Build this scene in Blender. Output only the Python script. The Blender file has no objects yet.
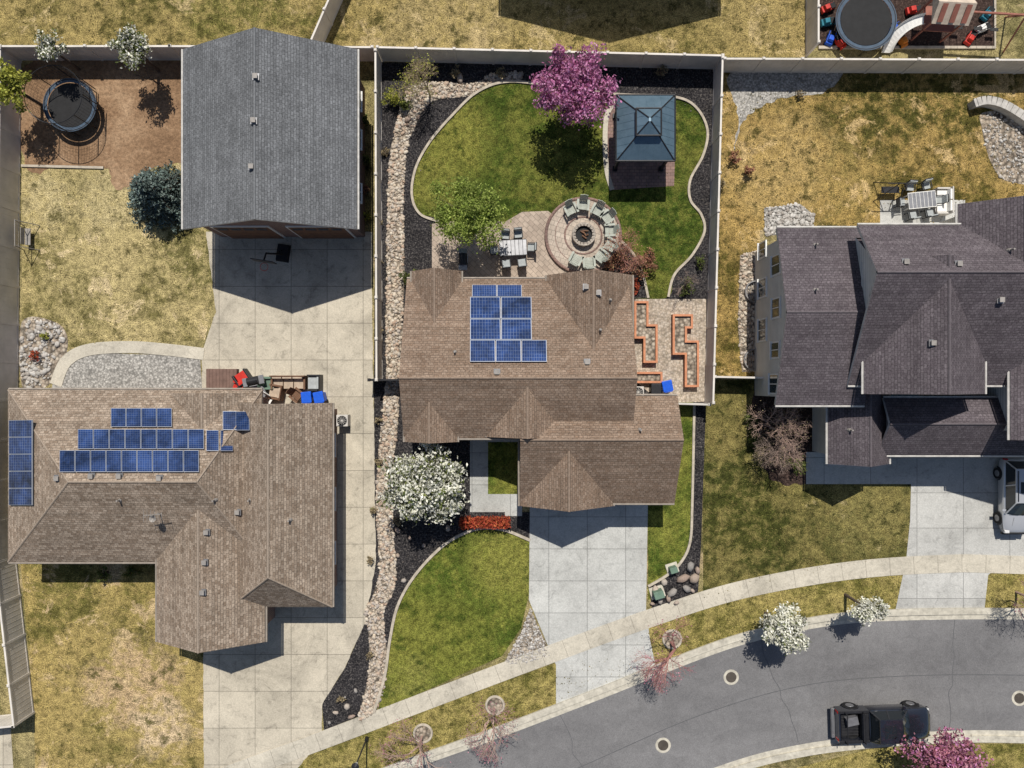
import bpy, math, random
import numpy as np
from mathutils import Vector, geometry
random.seed(7); rng=np.random.default_rng(7)
S=16.0; H=44.0
sc=bpy.context.scene
def W(px,py,z=0.0):
    f=(H-z)/H
    return ((px-512)/S*f,(384-py)/S*f,z)
# ---------------------------------------------------------------- materials
class M:
    def __init__(s,name,rough=.9,spec=.25,metal=0):
        s.m=bpy.data.materials.new(name); s.m.use_nodes=True; s.t=s.m.node_tree
        s.b=s.t.nodes['Principled BSDF']; s.b.inputs['Roughness'].default_value=rough
        s.b.inputs['Specular IOR Level'].default_value=spec; s.b.inputs['Metallic'].default_value=metal
        s.tc=s.t.nodes.new('ShaderNodeTexCoord'); s.co=s.tc.outputs['Object']
    def L(s,a,b): s.t.links.new(a,b)
    def mapv(s,scale=(1,1,1),rot=0,loc=(0,0,0),src=None):
        n=s.t.nodes.new('ShaderNodeMapping'); s.L(src or s.co,n.inputs['Vector'])
        n.inputs['Scale'].default_value=scale; n.inputs['Rotation'].default_value=(0,0,rot); n.inputs['Location'].default_value=loc
        return n.outputs[0]
    def noise(s,scale,det=4,ro=.6,vec=None,dist=0):
        n=s.t.nodes.new('ShaderNodeTexNoise'); s.L(vec or s.co,n.inputs['Vector'])
        n.inputs['Scale'].default_value=scale; n.inputs['Detail'].default_value=det
        n.inputs['Roughness'].default_value=ro; n.inputs['Distortion'].default_value=dist
        return n.outputs['Fac']
    def vor(s,scale,out='Distance',vec=None,feature='F1'):
        n=s.t.nodes.new('ShaderNodeTexVoronoi'); n.feature=feature; s.L(vec or s.co,n.inputs['Vector']); n.inputs['Scale'].default_value=scale
        return n.outputs[out]
    def ramp(s,fac,stops):
        n=s.t.nodes.new('ShaderNodeValToRGB'); s.L(fac,n.inputs[0]); e=n.color_ramp.elements
        while len(e)<len(stops): e.new(.5)
        for i,(p,c) in enumerate(stops):
            e[i].position=p
            if not hasattr(c,'__len__'): c=(c,c,c)
            e[i].color=(*c,1)
        return n.outputs[0]
    def mix(s,fac,a,b,mode='MIX'):
        n=s.t.nodes.new('ShaderNodeMix'); n.data_type='RGBA'; n.blend_type=mode
        for v,i in ((fac,0),(a,6),(b,7)):
            if hasattr(v,'links'): s.L(v,n.inputs[i])
            elif i==0: n.inputs[0].default_value=v
            else: n.inputs[i].default_value=(*v,1)
        return n.outputs[2]
    def math(s,op,a,b=0):
        n=s.t.nodes.new('ShaderNodeMath'); n.operation=op
        for v,i in ((a,0),(b,1)):
            if hasattr(v,'links'): s.L(v,n.inputs[i])
            else: n.inputs[i].default_value=v
        return n.outputs[0]
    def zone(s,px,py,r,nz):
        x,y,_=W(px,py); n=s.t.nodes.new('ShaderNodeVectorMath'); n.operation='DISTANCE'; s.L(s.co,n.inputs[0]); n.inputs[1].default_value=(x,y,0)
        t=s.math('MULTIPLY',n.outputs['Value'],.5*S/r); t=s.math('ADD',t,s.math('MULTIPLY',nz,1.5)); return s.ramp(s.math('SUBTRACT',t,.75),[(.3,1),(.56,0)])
    def brick(s,c1,c2,mor,w,h,ms=.02,off=.5,vec=None,bias=0,smooth=.1):
        n=s.t.nodes.new('ShaderNodeTexBrick'); s.L(vec or s.co,n.inputs['Vector'])
        n.offset=off; n.inputs['Scale'].default_value=1
        n.inputs['Color1'].default_value=(*c1,1); n.inputs['Color2'].default_value=(*c2,1); n.inputs['Mortar'].default_value=(*mor,1)
        n.inputs['Mortar Size'].default_value=ms; n.inputs['Mortar Smooth'].default_value=smooth; n.inputs['Bias'].default_value=bias
        n.inputs['Brick Width'].default_value=w; n.inputs['Row Height'].default_value=h
        return n.outputs['Color'],n.outputs['Fac']
    def bump(s,h,st=.5,d=.03):
        n=s.t.nodes.new('ShaderNodeBump'); s.L(h,n.inputs['Height']); n.inputs['Strength'].default_value=st; n.inputs['Distance'].default_value=d
        s.L(n.outputs[0],s.b.inputs['Normal'])
    def out(s,c):
        if hasattr(c,'links'): s.L(c,s.b.inputs['Base Color'])
        else: s.b.inputs['Base Color'].default_value=(*c,1)
        return s.m
def plain(name,col,rough=.6,metal=0,var=.25,spec=.3,ns=3):
    m=M(name,rough,spec,metal)
    n=m.noise(ns,3,.65)
    c=m.ramp(n,[(.25,tuple(x*(1-var) for x in col)),(.75,tuple(min(1,x*(1+var)) for x in col))])
    return m.out(c)
def grass(name,green,dry,bare=None,lo=.42,hi=.58,big=.13,blo=.62,stripe=None,off=(0,0,0),con=1.0,zones=()):
    m=M(name,.95,.1)
    v=m.mapv(loc=off)
    n1=m.noise(big,5,.72,v,.3)
    c=m.mix(m.ramp(n1,[(lo,0),(hi,1)]),green,dry)
    n2=m.noise(big*5,5,.75,v,.2)
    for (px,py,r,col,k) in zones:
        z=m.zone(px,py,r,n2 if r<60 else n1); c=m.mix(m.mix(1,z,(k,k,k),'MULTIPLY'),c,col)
    c=m.mix(m.ramp(n2,[(.47,.0),(.60,.8)]),c,tuple((a*.3+b*.85) for a,b in zip(green,dry)))
    c=m.mix(m.ramp(n2,[(.36,.9),(.48,0)]),c,tuple(g*.65 for g in green))
    if bare is not None:
        n3=m.noise(big*1.9,5,.78,m.mapv(loc=(off[0]+31,off[1]+7,0)),.5)
        c=m.mix(m.ramp(n3,[(blo-.02,0),(blo+.04,.9)]),c,bare)
    if stripe:
        w=m.t.nodes.new('ShaderNodeTexWave'); m.L(m.mapv(rot=stripe[0]),w.inputs['Vector']); w.inputs['Scale'].default_value=stripe[1]
        w.inputs['Distortion'].default_value=2; w.inputs['Detail'].default_value=2
        c=m.mix(1,c,m.ramp(w.outputs['Fac'],[(.2,.94),(.8,1.06)]),'MULTIPLY')
    n4=m.noise(2.4,5,.84,v)
    c=m.mix(con,c,m.ramp(n4,[(.32,.42),(.5,1.0),(.68,1.55)]),'MULTIPLY')
    n5=m.noise(15,1,.8,v)
    c=m.mix(con,c,m.ramp(n5,[(.3,.4),(.5,1),(.7,1.65)]),'MULTIPLY')
    m.bump(n5,.7,.06)
    return m.out(c)
def concrete(name,col,w=2.2,h=2.2,off=(0,0,0),rot=0,joint=.02,stain=1.0):
    m=M(name,.88,.25)
    if w: 
        v=m.mapv(loc=off,rot=rot); c,f=m.brick(col,tuple(x*.86 for x in col),tuple(x*.46 for x in col),w,h,joint,0,v)
    else: c=col
    n=m.noise(.3,5,.72,None,.6); c=m.mix(stain,c,m.ramp(n,[(.3,.68),(.5,.98),(.7,1.13)]),'MULTIPLY')
    n=m.noise(1.5,5,.8,None,1.0); c=m.mix(stain,c,m.ramp(n,[(.32,.62),(.45,.96),(.7,1.08)]),'MULTIPLY')
    n=m.noise(12,2,.8); c=m.mix(.9,c,m.ramp(n,[(.3,.82),(.7,1.14)]),'MULTIPLY')
    m.bump(n,.15,.01)
    return m.out(c)
CAPS={}
def shingle(name,col,var=.3,tint=(1,.92,.86)):
    m=M(name,.92,.15)
    uv=m.tc.outputs['UV']
    a=tuple(x*(1+var*.75) for x in col); b=tuple(x*(1-var*.75)*t for x,t in zip(col,tint))
    c,f=m.brick(a,b,tuple(x*.5 for x in col),.24,.15,.014,.37,uv,0,.3)
    n=m.noise(8,3,.85,m.mapv(scale=(1,2,1),src=uv)); c=m.mix(1,c,m.ramp(n,[(.3,.5),(.5,1),(.7,1.55)]),'MULTIPLY')
    n2=m.noise(.5,4,.7); c=m.mix(.9,c,m.ramp(n2,[(.3,.8),(.7,1.17)]),'MULTIPLY')
    w=m.noise(.9,3,.6,m.mapv(scale=(.15,4,1),src=uv)); c=m.mix(.8,c,m.ramp(w,[(.35,.8),(.65,1.14)]),'MULTIPLY')
    m.bump(f,-.35,.02)
    m.out(c); CAPS[m.m.name]=plain(name+'_cap',tuple(x*1.02 for x in col),.9,ns=7); return m.m
def stonemat(name,cols,scale=4):
    m=M(name,.85,.25)
    g=m.t.nodes.new('ShaderNodeNewGeometry')
    n=len(cols); c=m.ramp(g.outputs['Random Per Island'],[(i/(n-1),cc) for i,cc in enumerate(cols)])
    k=m.noise(12,2,.7); c=m.mix(.8,c,m.ramp(k,[(.3,.75),(.7,1.2)]),'MULTIPLY')
    return m.out(c)
def leafmat(name,c1,c2,c3,trans=.25,lf=1.4):
    m=M(name,.75,.15)
    g=m.t.nodes.new('ShaderNodeNewGeometry')
    c=m.ramp(g.outputs['Random Per Island'],[(0,c1),(.5,c2),(1,c3)])
    k=m.noise(lf,2,.6); c=m.mix(1,c,m.ramp(k,[(.35,.6),(.65,1.25)]),'MULTIPLY')
    m.out(c)
    if trans<.12: return m.m
    tr=m.t.nodes.new('ShaderNodeBsdfTranslucent'); m.L(c,tr.inputs['Color'])
    mx=m.t.nodes.new('ShaderNodeMixShader'); mx.inputs[0].default_value=trans
    o=[x for x in m.t.nodes if x.type=='OUTPUT_MATERIAL'][0]
    m.L(m.b.outputs[0],mx.inputs[1]); m.L(tr.outputs[0],mx.inputs[2]); m.L(mx.outputs[0],o.inputs[0])
    return m.m
def gravelmat(name,c1,c2,c3,scale=6,dark=.35):
    m=M(name,.9,.2)
    d=m.vor(scale); col=m.vor(scale,'Color')
    sep=m.t.nodes.new('ShaderNodeSeparateColor'); m.L(col,sep.inputs[0])
    c=m.ramp(sep.outputs[0],[(0,c1),(.5,c2),(1,c3)])
    c=m.mix(1,c,m.ramp(d,[(.25,1.1),(.75,dark)]),'MULTIPLY')
    n=m.noise(.8,5,.75); c=m.mix(1,c,m.ramp(n,[(.3,.72),(.7,1.15)]),'MULTIPLY')
    m.bump(d,-.7,.05)
    return m.out(c)
DIRT=(.42,.30,.175)
G_center=grass('lawn_green',(.062,.090,.014),(.17,.165,.035),None,.44,.62,.16,stripe=(.95,.7),con=.85,zones=[(505,560,40,(.20,.19,.045),.8),(440,640,50,(.15,.15,.03),.6),(410,680,25,(.2,.19,.05),.7)])
G_back=grass('lawn_back',(.042,.065,.010),(.13,.13,.028),None,.48,.64,.2,stripe=(.75,.6),off=(40,3,0),con=.85,zones=[(450,140,45,(.19,.18,.04),.85),(430,180,30,(.18,.17,.04),.7)])
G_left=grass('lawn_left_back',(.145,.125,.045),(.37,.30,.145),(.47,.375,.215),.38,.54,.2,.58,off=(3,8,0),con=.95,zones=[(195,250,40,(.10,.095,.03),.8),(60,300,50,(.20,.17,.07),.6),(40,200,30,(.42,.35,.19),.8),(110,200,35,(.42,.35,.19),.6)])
G_leftfront=grass('lawn_left_front',(.115,.105,.028),(.31,.235,.09),(.44,.33,.185),.38,.54,.16,.58,off=(12,5,0),con=.95,zones=[(140,690,44,DIRT,1),(160,725,30,(.50,.38,.24),1),(105,685,24,DIRT,.9),(125,655,20,DIRT,.7),(60,590,45,(.12,.11,.03),.7)])
G_top=grass('lawn_top',(.08,.072,.02),(.28,.215,.085),(.36,.28,.14),.36,.56,.2,.58,off=(5,22,0),zones=[(240,10,60,(.10,.10,.025),.8),(450,25,70,(.33,.255,.12),.7),(780,20,60,(.31,.235,.10),.6)])
G_rightback=grass('lawn_right_back',(.078,.066,.016),(.31,.21,.075),(.41,.295,.14),.40,.58,.2,.58,off=(9,4,0),zones=[(880,92,60,(.05,.052,.012),.9),(965,90,50,(.055,.055,.012),.9),(770,170,60,(.36,.255,.105),.85),(850,180,40,(.27,.20,.07),.6)])
G_rightfront=grass('lawn_right_front',(.05,.054,.014),(.19,.155,.055),(.28,.23,.11),.47,.63,.22,.64,off=(19,14,0),zones=[(870,520,50,(.19,.165,.06),.6),(740,520,40,(.05,.055,.012),.6)])
G_park=grass('parkway_grass',(.12,.11,.028),(.28,.225,.08),None,.4,.6,.3,off=(2,31,0))
G_base=grass('dry_ground',(.14,.125,.05),(.28,.23,.11),(.36,.28,.16),.4,.6,.08,.6)
def soil():
    m=M('bare_soil',.95,.1)
    n=m.noise(.35,6,.75,None,.4); c=m.ramp(n,[(.3,(.13,.078,.045)),(.5,(.24,.15,.088)),(.7,(.37,.25,.155))])
    k=m.noise(5,4,.85); c=m.mix(1,c,m.ramp(k,[(.3,.5),(.7,1.45)]),'MULTIPLY'); m.bump(k,.7,.06); return m.out(c)
SOIL=soil()
def mulch():
    m=M('black_mulch',.95,.1)
    k=m.noise(8,3,.9); c=m.ramp(k,[(.32,(.007,.007,.009)),(.5,(.026,.024,.026)),(.62,(.085,.078,.074)),(.75,(.22,.2,.18))]); m.bump(k,.9,.06)
    n=m.noise(.8,4,.7); c=m.mix(1,c,m.ramp(n,[(.3,.7),(.7,1.4)]),'MULTIPLY'); return m.out(c)
MULCH=mulch()
def playmulch():
    m=M('brown_mulch',.95,.1)
    k=m.noise(7,3,.88); c=m.ramp(k,[(.3,(.015,.010,.009)),(.55,(.055,.036,.03)),(.72,(.16,.11,.09))]); m.bump(k,.8,.05); return m.out(c)
PMULCH=playmulch()
C_left=concrete('concrete_left',(.50,.45,.36),2.25,2.3,(.3,.8,0))
C_mid=concrete('concrete_center',(.49,.49,.465),2.4,2.0,(.1,.3,0),stain=.8)
C_walk=concrete('sidewalk_concrete',(.50,.46,.38),0,stain=.9)
C_right=concrete('concrete_right',(.48,.475,.45),2.9,2.2,(.8,.2,0),stain=.8)
C_kerb=plain('kerb_concrete',(.46,.43,.36),.9,var=.3)
C_edge=plain('edging_concrete',(.42,.37,.30),.9,var=.3)
ROCK=stonemat('river_rock',[(.26,.22,.18),(.50,.43,.34),(.38,.27,.20),(.58,.52,.43),(.35,.31,.28),(.54,.45,.34)])
ROCKW=stonemat('white_rock',[(.35,.33,.30),(.5,.48,.45),(.28,.25,.22),(.6,.57,.53)])
BOULD=stonemat('boulder_stone',[(.36,.30,.24),(.28,.21,.17),(.44,.38,.32),(.22,.21,.20)])
GRAV=gravelmat('gravel_grey',(.26,.25,.23),(.38,.36,.33),(.5,.48,.44),9,.6)
GRAVT=gravelmat('gravel_tan',(.22,.18,.14),(.38,.31,.24),(.48,.42,.34),5)
def asphalt():
    m=M('asphalt',.9,.2)
    n=m.noise(.12,5,.6,m.mapv(scale=(1,2.5,1),rot=.25)); c=m.ramp(n,[(.3,(.135,.132,.135)),(.7,(.20,.196,.197))])
    k=m.noise(20,2,.9); c=m.mix(1,c,m.ramp(k,[(.3,.74),(.7,1.26)]),'MULTIPLY')
    n=m.noise(1.1,5,.78,None,1); c=m.mix(1,c,m.ramp(n,[(.3,.84),(.7,1.1)]),'MULTIPLY'); m.bump(k,.2,.01)
    return m.out(c)
ASPH=asphalt()
R_shop=shingle('shingle_slate',(.150,.155,.163),.22,(1,1,1))
R_left=shingle('shingle_weathered',(.275,.222,.175),.36)
R_mid=shingle('shingle_brown',(.225,.168,.128),.22)
R_right=shingle('shingle_charcoal',(.108,.093,.101),.24,(1,.97,1))
FASC=plain('fascia_paint',(.28,.24,.20),.6)
FASCW=plain('fascia_light',(.5,.48,.45),.6)
def siding(name,col,row=.2):
    m=M(name,.8,.2)
    s=m.t.nodes.new('ShaderNodeSeparateXYZ'); m.L(m.co,s.inputs[0])
    cb=m.t.nodes.new('ShaderNodeCombineXYZ'); m.L(s.outputs[2],cb.inputs[1]); m.L(s.outputs[0],cb.inputs[0])
    b,f=m.brick(col,tuple(x*.95 for x in col),tuple(x*.45 for x in col),60,row,.014,0,cb.outputs[0])
    n=m.noise(1.5,4,.6); b=m.mix(.6,b,m.ramp(n,[(.3,.85),(.7,1.1)]),'MULTIPLY')
    return m.out(b)
def brickwall(name,c1,c2):
    m=M(name,.9,.2)
    s=m.t.nodes.new('ShaderNodeSeparateXYZ'); m.L(m.co,s.inputs[0])
    ad=m.math('ADD',s.outputs[0],s.outputs[1])
    cb=m.t.nodes.new('ShaderNodeCombineXYZ'); m.L(s.outputs[2],cb.inputs[1]); m.L(ad,cb.inputs[0])
    b,f=m.brick(c1,c2,(.3,.27,.24),.24,.08,.012,.5,cb.outputs[0]); return m.out(b)
WBRICK=brickwall('brick_brown',(.13,.06,.045),(.20,.10,.075))
WSTUC=plain('stucco_tan',(.36,.30,.23),.9,var=.12)
WSID=siding('siding_cream',(.64,.62,.57))
GLASS=plain('window_glass',(.03,.045,.06),.08,var=.3,spec=.6)
WHITE=plain('white_paint',(.72,.71,.68),.5,var=.08)
LGREY=plain('light_grey_vinyl',(.50,.475,.44),.6,var=.12)
FENCE=plain('fence_vinyl',(.60,.56,.51),.6,var=.15,ns=1.2)
DARK=plain('dark_metal',(.025,.025,.028),.45,.3,var=.3)
BLACK=plain('black_rubber',(.012,.012,.013),.7,var=.3)
GREYM=plain('grey_metal',(.3,.3,.31),.4,.7)
VENT=plain('vent_metal',(.27,.25,.23),.6,.1)
WOODB=plain('wood_brown',(.16,.085,.05),.7)
WOODR=plain('cedar_red',(.50,.215,.115),.75,var=.25,ns=5)
RED=plain('red_plastic',(.5,.03,.02),.45); BLUE=plain('blue_plastic',(.01,.09,.55),.4)
TEAL=plain('teal_fabric',(.02,.16,.22),.7); GREENB=plain('utility_green',(.13,.20,.15),.6)
FURN=plain('sage_furniture',(.36,.38,.33),.6); CUSH=plain('cushion_grey',(.36,.38,.38),.9)
TAN=plain('tan_cushion',(.42,.33,.25),.9)
BARK=plain('bark',(.10,.075,.058),.95,var=.4,ns=8); BARKG=plain('bark_grey',(.24,.18,.15),.95,var=.4,ns=8)
def paver(name,c1,c2,w,h,rot=.0):
    m=M(name,.85,.25); b,f=m.brick(c1,c2,tuple(x*.5 for x in c1),w,h,.014,.5,m.mapv(rot=rot))
    n=m.noise(.8,5,.78); b=m.mix(1,b,m.ramp(n,[(.3,.72),(.7,1.2)]),'MULTIPLY'); m.bump(f,-.3,.01); return m.out(b)
PAV=paver('paver_tan',(.44,.36,.29),(.35,.28,.225),.4,.27,.78)
PAVR=paver('paver_red',(.28,.18,.15),(.20,.135,.12),.3,.2)
def metalroof():
    m=M('blue_metal_roof',.4,.5,.35)
    n=m.noise(2,4,.6); return m.out(m.ramp(n,[(.3,(.085,.14,.185)),(.7,(.125,.19,.245))]))
MROOF=metalroof()
def solarmat():
    m=M('solar_cells',.15,.55)
    uv=m.tc.outputs['UV']
    b,f=m.brick((.009,.024,.085),(.012,.034,.12),(.10,.13,.20),.1667,.1,.006,0,uv,0,.3)
    n=m.noise(.6,4,.7); b=m.mix(1,b,m.ramp(n,[(.35,.4),(.65,1.7)]),'MULTIPLY')
    return m.out(b)
SOLAR=solarmat(); ALU=plain('panel_frame',(.33,.36,.42),.35,.3,var=.1)
PAINTB=M('black_car_paint',.22,.6); PAINTB.out((.012,.014,.021)); PAINTB.b.inputs['Coat Weight'].default_value=1; PAINTB=PAINTB.m
PAINTW=M('silver_car_paint',.28,.6,.35); PAINTW.out((.50,.51,.53)); PAINTW.b.inputs['Coat Weight'].default_value=1; PAINTW=PAINTW.m
CGLASS=M('car_glass',.05,.7); CGLASS.out((.012,.016,.02)); CGLASS=CGLASS.m
LAMP=plain('lamp_lens',(.6,.6,.6),.1); TAIL=plain('tail_lens',(.35,.01,.01),.2)
# ---------------------------------------------------------------- mesh helpers
def empty(name,loc=(0,0,0)):
    o=bpy.data.objects.new(name,None); sc.collection.objects.link(o); o.location=loc; o.empty_display_size=.5; return o
class MB:
    def __init__(s): s.v=[];s.f=[];s.m=[]
    def add(s,vs,fs,mi=0):
        k=len(s.v); s.v+= [tuple(map(float,p)) for p in vs]
        for f in fs: s.f.append(tuple(i+k for i in f)); s.m.append(mi)
    def box(s,c,d,mi=0,rz=0,tap=1,ry=0,rx=0):
        x,y,z=d[0]/2,d[1]/2,d[2]/2; P=[]
        for k in (-1,1):
            t=tap if k>0 else 1
            for a,b in ((-1,-1),(1,-1),(1,1),(-1,1)): P.append(Vector((a*x*t,b*y*t,k*z)))
        from mathutils import Euler
        e=Euler((rx,ry,rz)).to_matrix()
        P=[e@p+Vector(c) for p in P]
        s.add(P,[(0,3,2,1),(4,5,6,7),(0,1,5,4),(1,2,6,5),(2,3,7,6),(3,0,4,7)],mi)
    def cyl(s,p0,p1,r0,r1=None,seg=8,mi=0,cap=True):
        r1=r0 if r1 is None else r1
        p0=Vector(p0);p1=Vector(p1);d=(p1-p0)
        if d.length<1e-6: return
        d.normalize(); a=d.orthogonal().normalized(); b=d.cross(a)
        P=[]
        for p,r in ((p0,r0),(p1,r1)):
            for i in range(seg):
                t=2*math.pi*i/seg; P.append(p+a*math.cos(t)*r+b*math.sin(t)*r)
        F=[(i,(i+1)%seg,seg+(i+1)%seg,seg+i) for i in range(seg)]
        if cap: F+= [tuple(range(seg))[::-1],tuple(range(seg,2*seg))]
        s.add(P,F,mi)
    def ring(s,c,R,r,seg=32,sub=6,mi=0):
        P=[];F=[]
        for i in range(seg):
            t=2*math.pi*i/seg
            for j in range(sub):
                u=2*math.pi*j/sub; P.append((c[0]+(R+r*math.cos(u))*math.cos(t),c[1]+(R+r*math.cos(u))*math.sin(t),c[2]+r*math.sin(u)))
        for i in range(seg):
            for j in range(sub): F.append((i*sub+j,((i+1)%seg)*sub+j,((i+1)%seg)*sub+(j+1)%sub,i*sub+(j+1)%sub))
        s.add(P,F,mi)
    def loft(s,secs,mi=0,caps=True):
        n=len(secs[0]); P=[p for q in secs for p in q]; F=[]
        for i in range(len(secs)-1):
            for j in range(n): F.append((i*n+j,i*n+(j+1)%n,(i+1)*n+(j+1)%n,(i+1)*n+j))
        if caps: F+= [tuple(range(n))[::-1],tuple(range((len(secs)-1)*n,len(secs)*n))]
        s.add(P,F,mi)
    def make(s,name,mats,parent=None,loc=(0,0,0),rz=0,bevel=0,smooth=False,recalc=True,scale=1):
        me=bpy.data.meshes.new(name); me.from_pydata(s.v,[],s.f)
        if not isinstance(mats,(list,tuple)): mats=[mats]
        for m in mats: me.materials.append(m)
        me.polygons.foreach_set('material_index',s.m)
        if recalc:
            import bmesh
            bm=bmesh.new(); bm.from_mesh(me); bmesh.ops.recalc_face_normals(bm,faces=bm.faces); bm.to_mesh(me); bm.free()
        if smooth: me.polygons.foreach_set('use_smooth',[True]*len(me.polygons))
        o=bpy.data.objects.new(name,me); sc.collection.objects.link(o); o.location=loc; o.rotation_euler=(0,0,rz); o.scale=(scale,)*3
        if parent: o.parent=parent
        if bevel:
            b=o.modifiers.new('bevel','BEVEL'); b.width=bevel; b.segments=2; b.limit_method='ANGLE'
        return o
def cat(pts,closed=False,n=8):
    P=[Vector(p[:2]) for p in pts]; N=len(P); out=[]
    rngi=range(N) if closed else range(N-1)
    for i in rngi:
        if closed: a,b,c,d=P[(i-1)%N],P[i],P[(i+1)%N],P[(i+2)%N]
        else: a,b,c,d=P[max(i-1,0)],P[i],P[i+1],P[min(i+2,N-1)]
        for k in range(n):
            t=k/n; out.append(.5*((2*b)+(c-a)*t+(2*a-5*b+4*c-d)*t*t+(3*b-a-3*c+d)*t**3))
    if not closed: out.append(P[-1])
    return out
def wpts(px): return [W(*p)[:2] for p in px]
def sheet(name,px,z,mat,smooth=False,n=8,jag=0):
    P=wpts(px)
    P=cat(P,True,n) if smooth else [Vector(p) for p in P]
    if jag:
        Q=[]
        for i,p in enumerate(P):
            q=P[(i+1)%len(P)]; L=(q-p).length; k=max(1,min(200,int(L/.3))); d=(q-p).normalized() if L>0 else Vector((0,0)); nn=Vector((-d.y,d.x))
            for j in range(k): Q.append(p+(q-p)*j/k+nn*random.uniform(-jag,jag))
        P=Q
    tris=geometry.tessellate_polygon([[Vector((p.x,p.y,0)) for p in P]])
    mb=MB(); mb.add([(p.x,p.y,z) for p in P],tris)
    o=mb.make(name,mat)
    me=o.data
    if len(me.polygons) and me.polygons[0].normal.z<0: me.flip_normals()
    return o
def strip(name,px,w,z0,h,mat,closed=False,smooth=True,n=8):
    P=wpts(px); P=cat(P,closed,n) if smooth else [Vector(p) for p in P]
    N=len(P); V=[];F=[]
    for i,p in enumerate(P):
        a=P[(i-1)%N] if (closed or i>0) else p; b=P[(i+1)%N] if (closed or i<N-1) else p
        t=(b-a).normalized(); nn=Vector((-t.y,t.x))*w/2
        for q,z in ((p-nn,z0),(p-nn,z0+h),(p+nn,z0+h),(p+nn,z0)): V.append((q.x,q.y,z))
    for i in range(N if closed else N-1):
        j=(i+1)%N
        for k in range(3): F.append((i*4+k,j*4+k,j*4+k+1,i*4+k+1))
    if not closed: F.append((0,1,2,3)); F.append((4*N-4,4*N-3,4*N-2,4*N-1))
    mb=MB(); mb.add(V,F); return mb.make(name,mat)
def inpoly(x,y,P):
    c=False; j=len(P)-1
    for i in range(len(P)):
        if (P[i][1]>y)!=(P[j][1]>y) and x<(P[j][0]-P[i][0])*(y-P[i][1])/(P[j][1]-P[i][1])+P[i][0]: c=not c
        j=i
    return c
def inpolynp(X,Y,P):
    c=np.zeros(len(X),bool); j=len(P)-1
    for i in range(len(P)):
        xi,yi=P[i][0],P[i][1]; xj,yj=P[j][0],P[j][1]
        if yi!=yj:
            k=((yi>Y)!=(yj>Y))&(X<(xj-xi)*(Y-yi)/(yj-yi)+xi); c^=k
        j=i
    return c
phi=(1+5**.5)/2
ICO=np.array([(-1,phi,0),(1,phi,0),(-1,-phi,0),(1,-phi,0),(0,-1,phi),(0,1,phi),(0,-1,-phi),(0,1,-phi),(phi,0,-1),(phi,0,1),(-phi,0,-1),(-phi,0,1)])/1.9
ICF=[(0,11,5),(0,5,1),(0,1,7),(0,7,10),(0,10,11),(1,5,9),(5,11,4),(11,10,2),(10,7,6),(7,1,8),(3,9,4),(3,4,2),(3,2,6),(3,6,8),(3,8,9),(4,9,5),(2,4,11),(6,2,10),(8,6,7),(9,8,1)]
def stonemesh(pts,mat,name,smooth=True):
    mb=MB()
    for (x,y,z,s) in pts:
        a=rng.uniform(0,6.28); sc3=np.array([s*rng.uniform(.8,1.4),s*rng.uniform(.6,1),s*rng.uniform(.45,.7)])
        q=ICO*(1+rng.uniform(-.18,.18,(12,1)))*sc3
        q=np.stack([q[:,0]*math.cos(a)-q[:,1]*math.sin(a)+x,q[:,0]*math.sin(a)+q[:,1]*math.cos(a)+y,q[:,2]+z],1)
        mb.add(q.tolist(),ICF)
    return mb.make(name,mat,recalc=False,smooth=smooth)
def stones(name,px,n,s0,s1,mat,z=.03,smoothpoly=True):
    P=[tuple(p) for p in (cat(wpts(px),True) if smoothpoly else wpts(px))]
    xs=[p[0] for p in P]; ys=[p[1] for p in P]; out=[]; t=0
    while len(out)<n and t<n*30:
        t+=1; x=random.uniform(min(xs),max(xs)); y=random.uniform(min(ys),max(ys))
        if inpoly(x,y,P): out.append((x,y,z,s0+(s1-s0)*random.random()**2.2))
    return stonemesh(out,mat,name)
def fence(name,px,h=1.8,mat=None,step=2.4,post=.14,th=.06,loc0=0):
    mb=MB(); P=[Vector(W(*p)) for p in px]
    for a,b in zip(P[:-1],P[1:]):
        d=b-a; L=d.length; n=max(1,round(L/step)); ang=math.atan2(d.y,d.x)
        for i in range(n+1):
            p=a+d*(i/n); mb.box((p.x,p.y,h/2+.03),(post,post,h+.06),0,ang); mb.box((p.x,p.y,h+.09),(post+.05,post+.05,.05),0,ang,.6)
        for i in range(n):
            p=a+d*((i+.5)/n); l=L/n-post-.004
            mb.box((p.x,p.y,h/2+.02),(l,th,h-.2),0,ang)
            mb.box((p.x,p.y,h-.03),(l,th+.05,.1),0,ang); mb.box((p.x,p.y,.1),(l,th+.04,.1),0,ang)
            k=int(l/.3)
            for j in range(1,k):
                q=a+d*((i+.5)/n)+d.normalized()*(j-k/2)*.3
                mb.box((q.x,q.y,h/2),(.02,th+.016,h-.3),0,ang)
    return mb.make(name,mat or FENCE)
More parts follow.
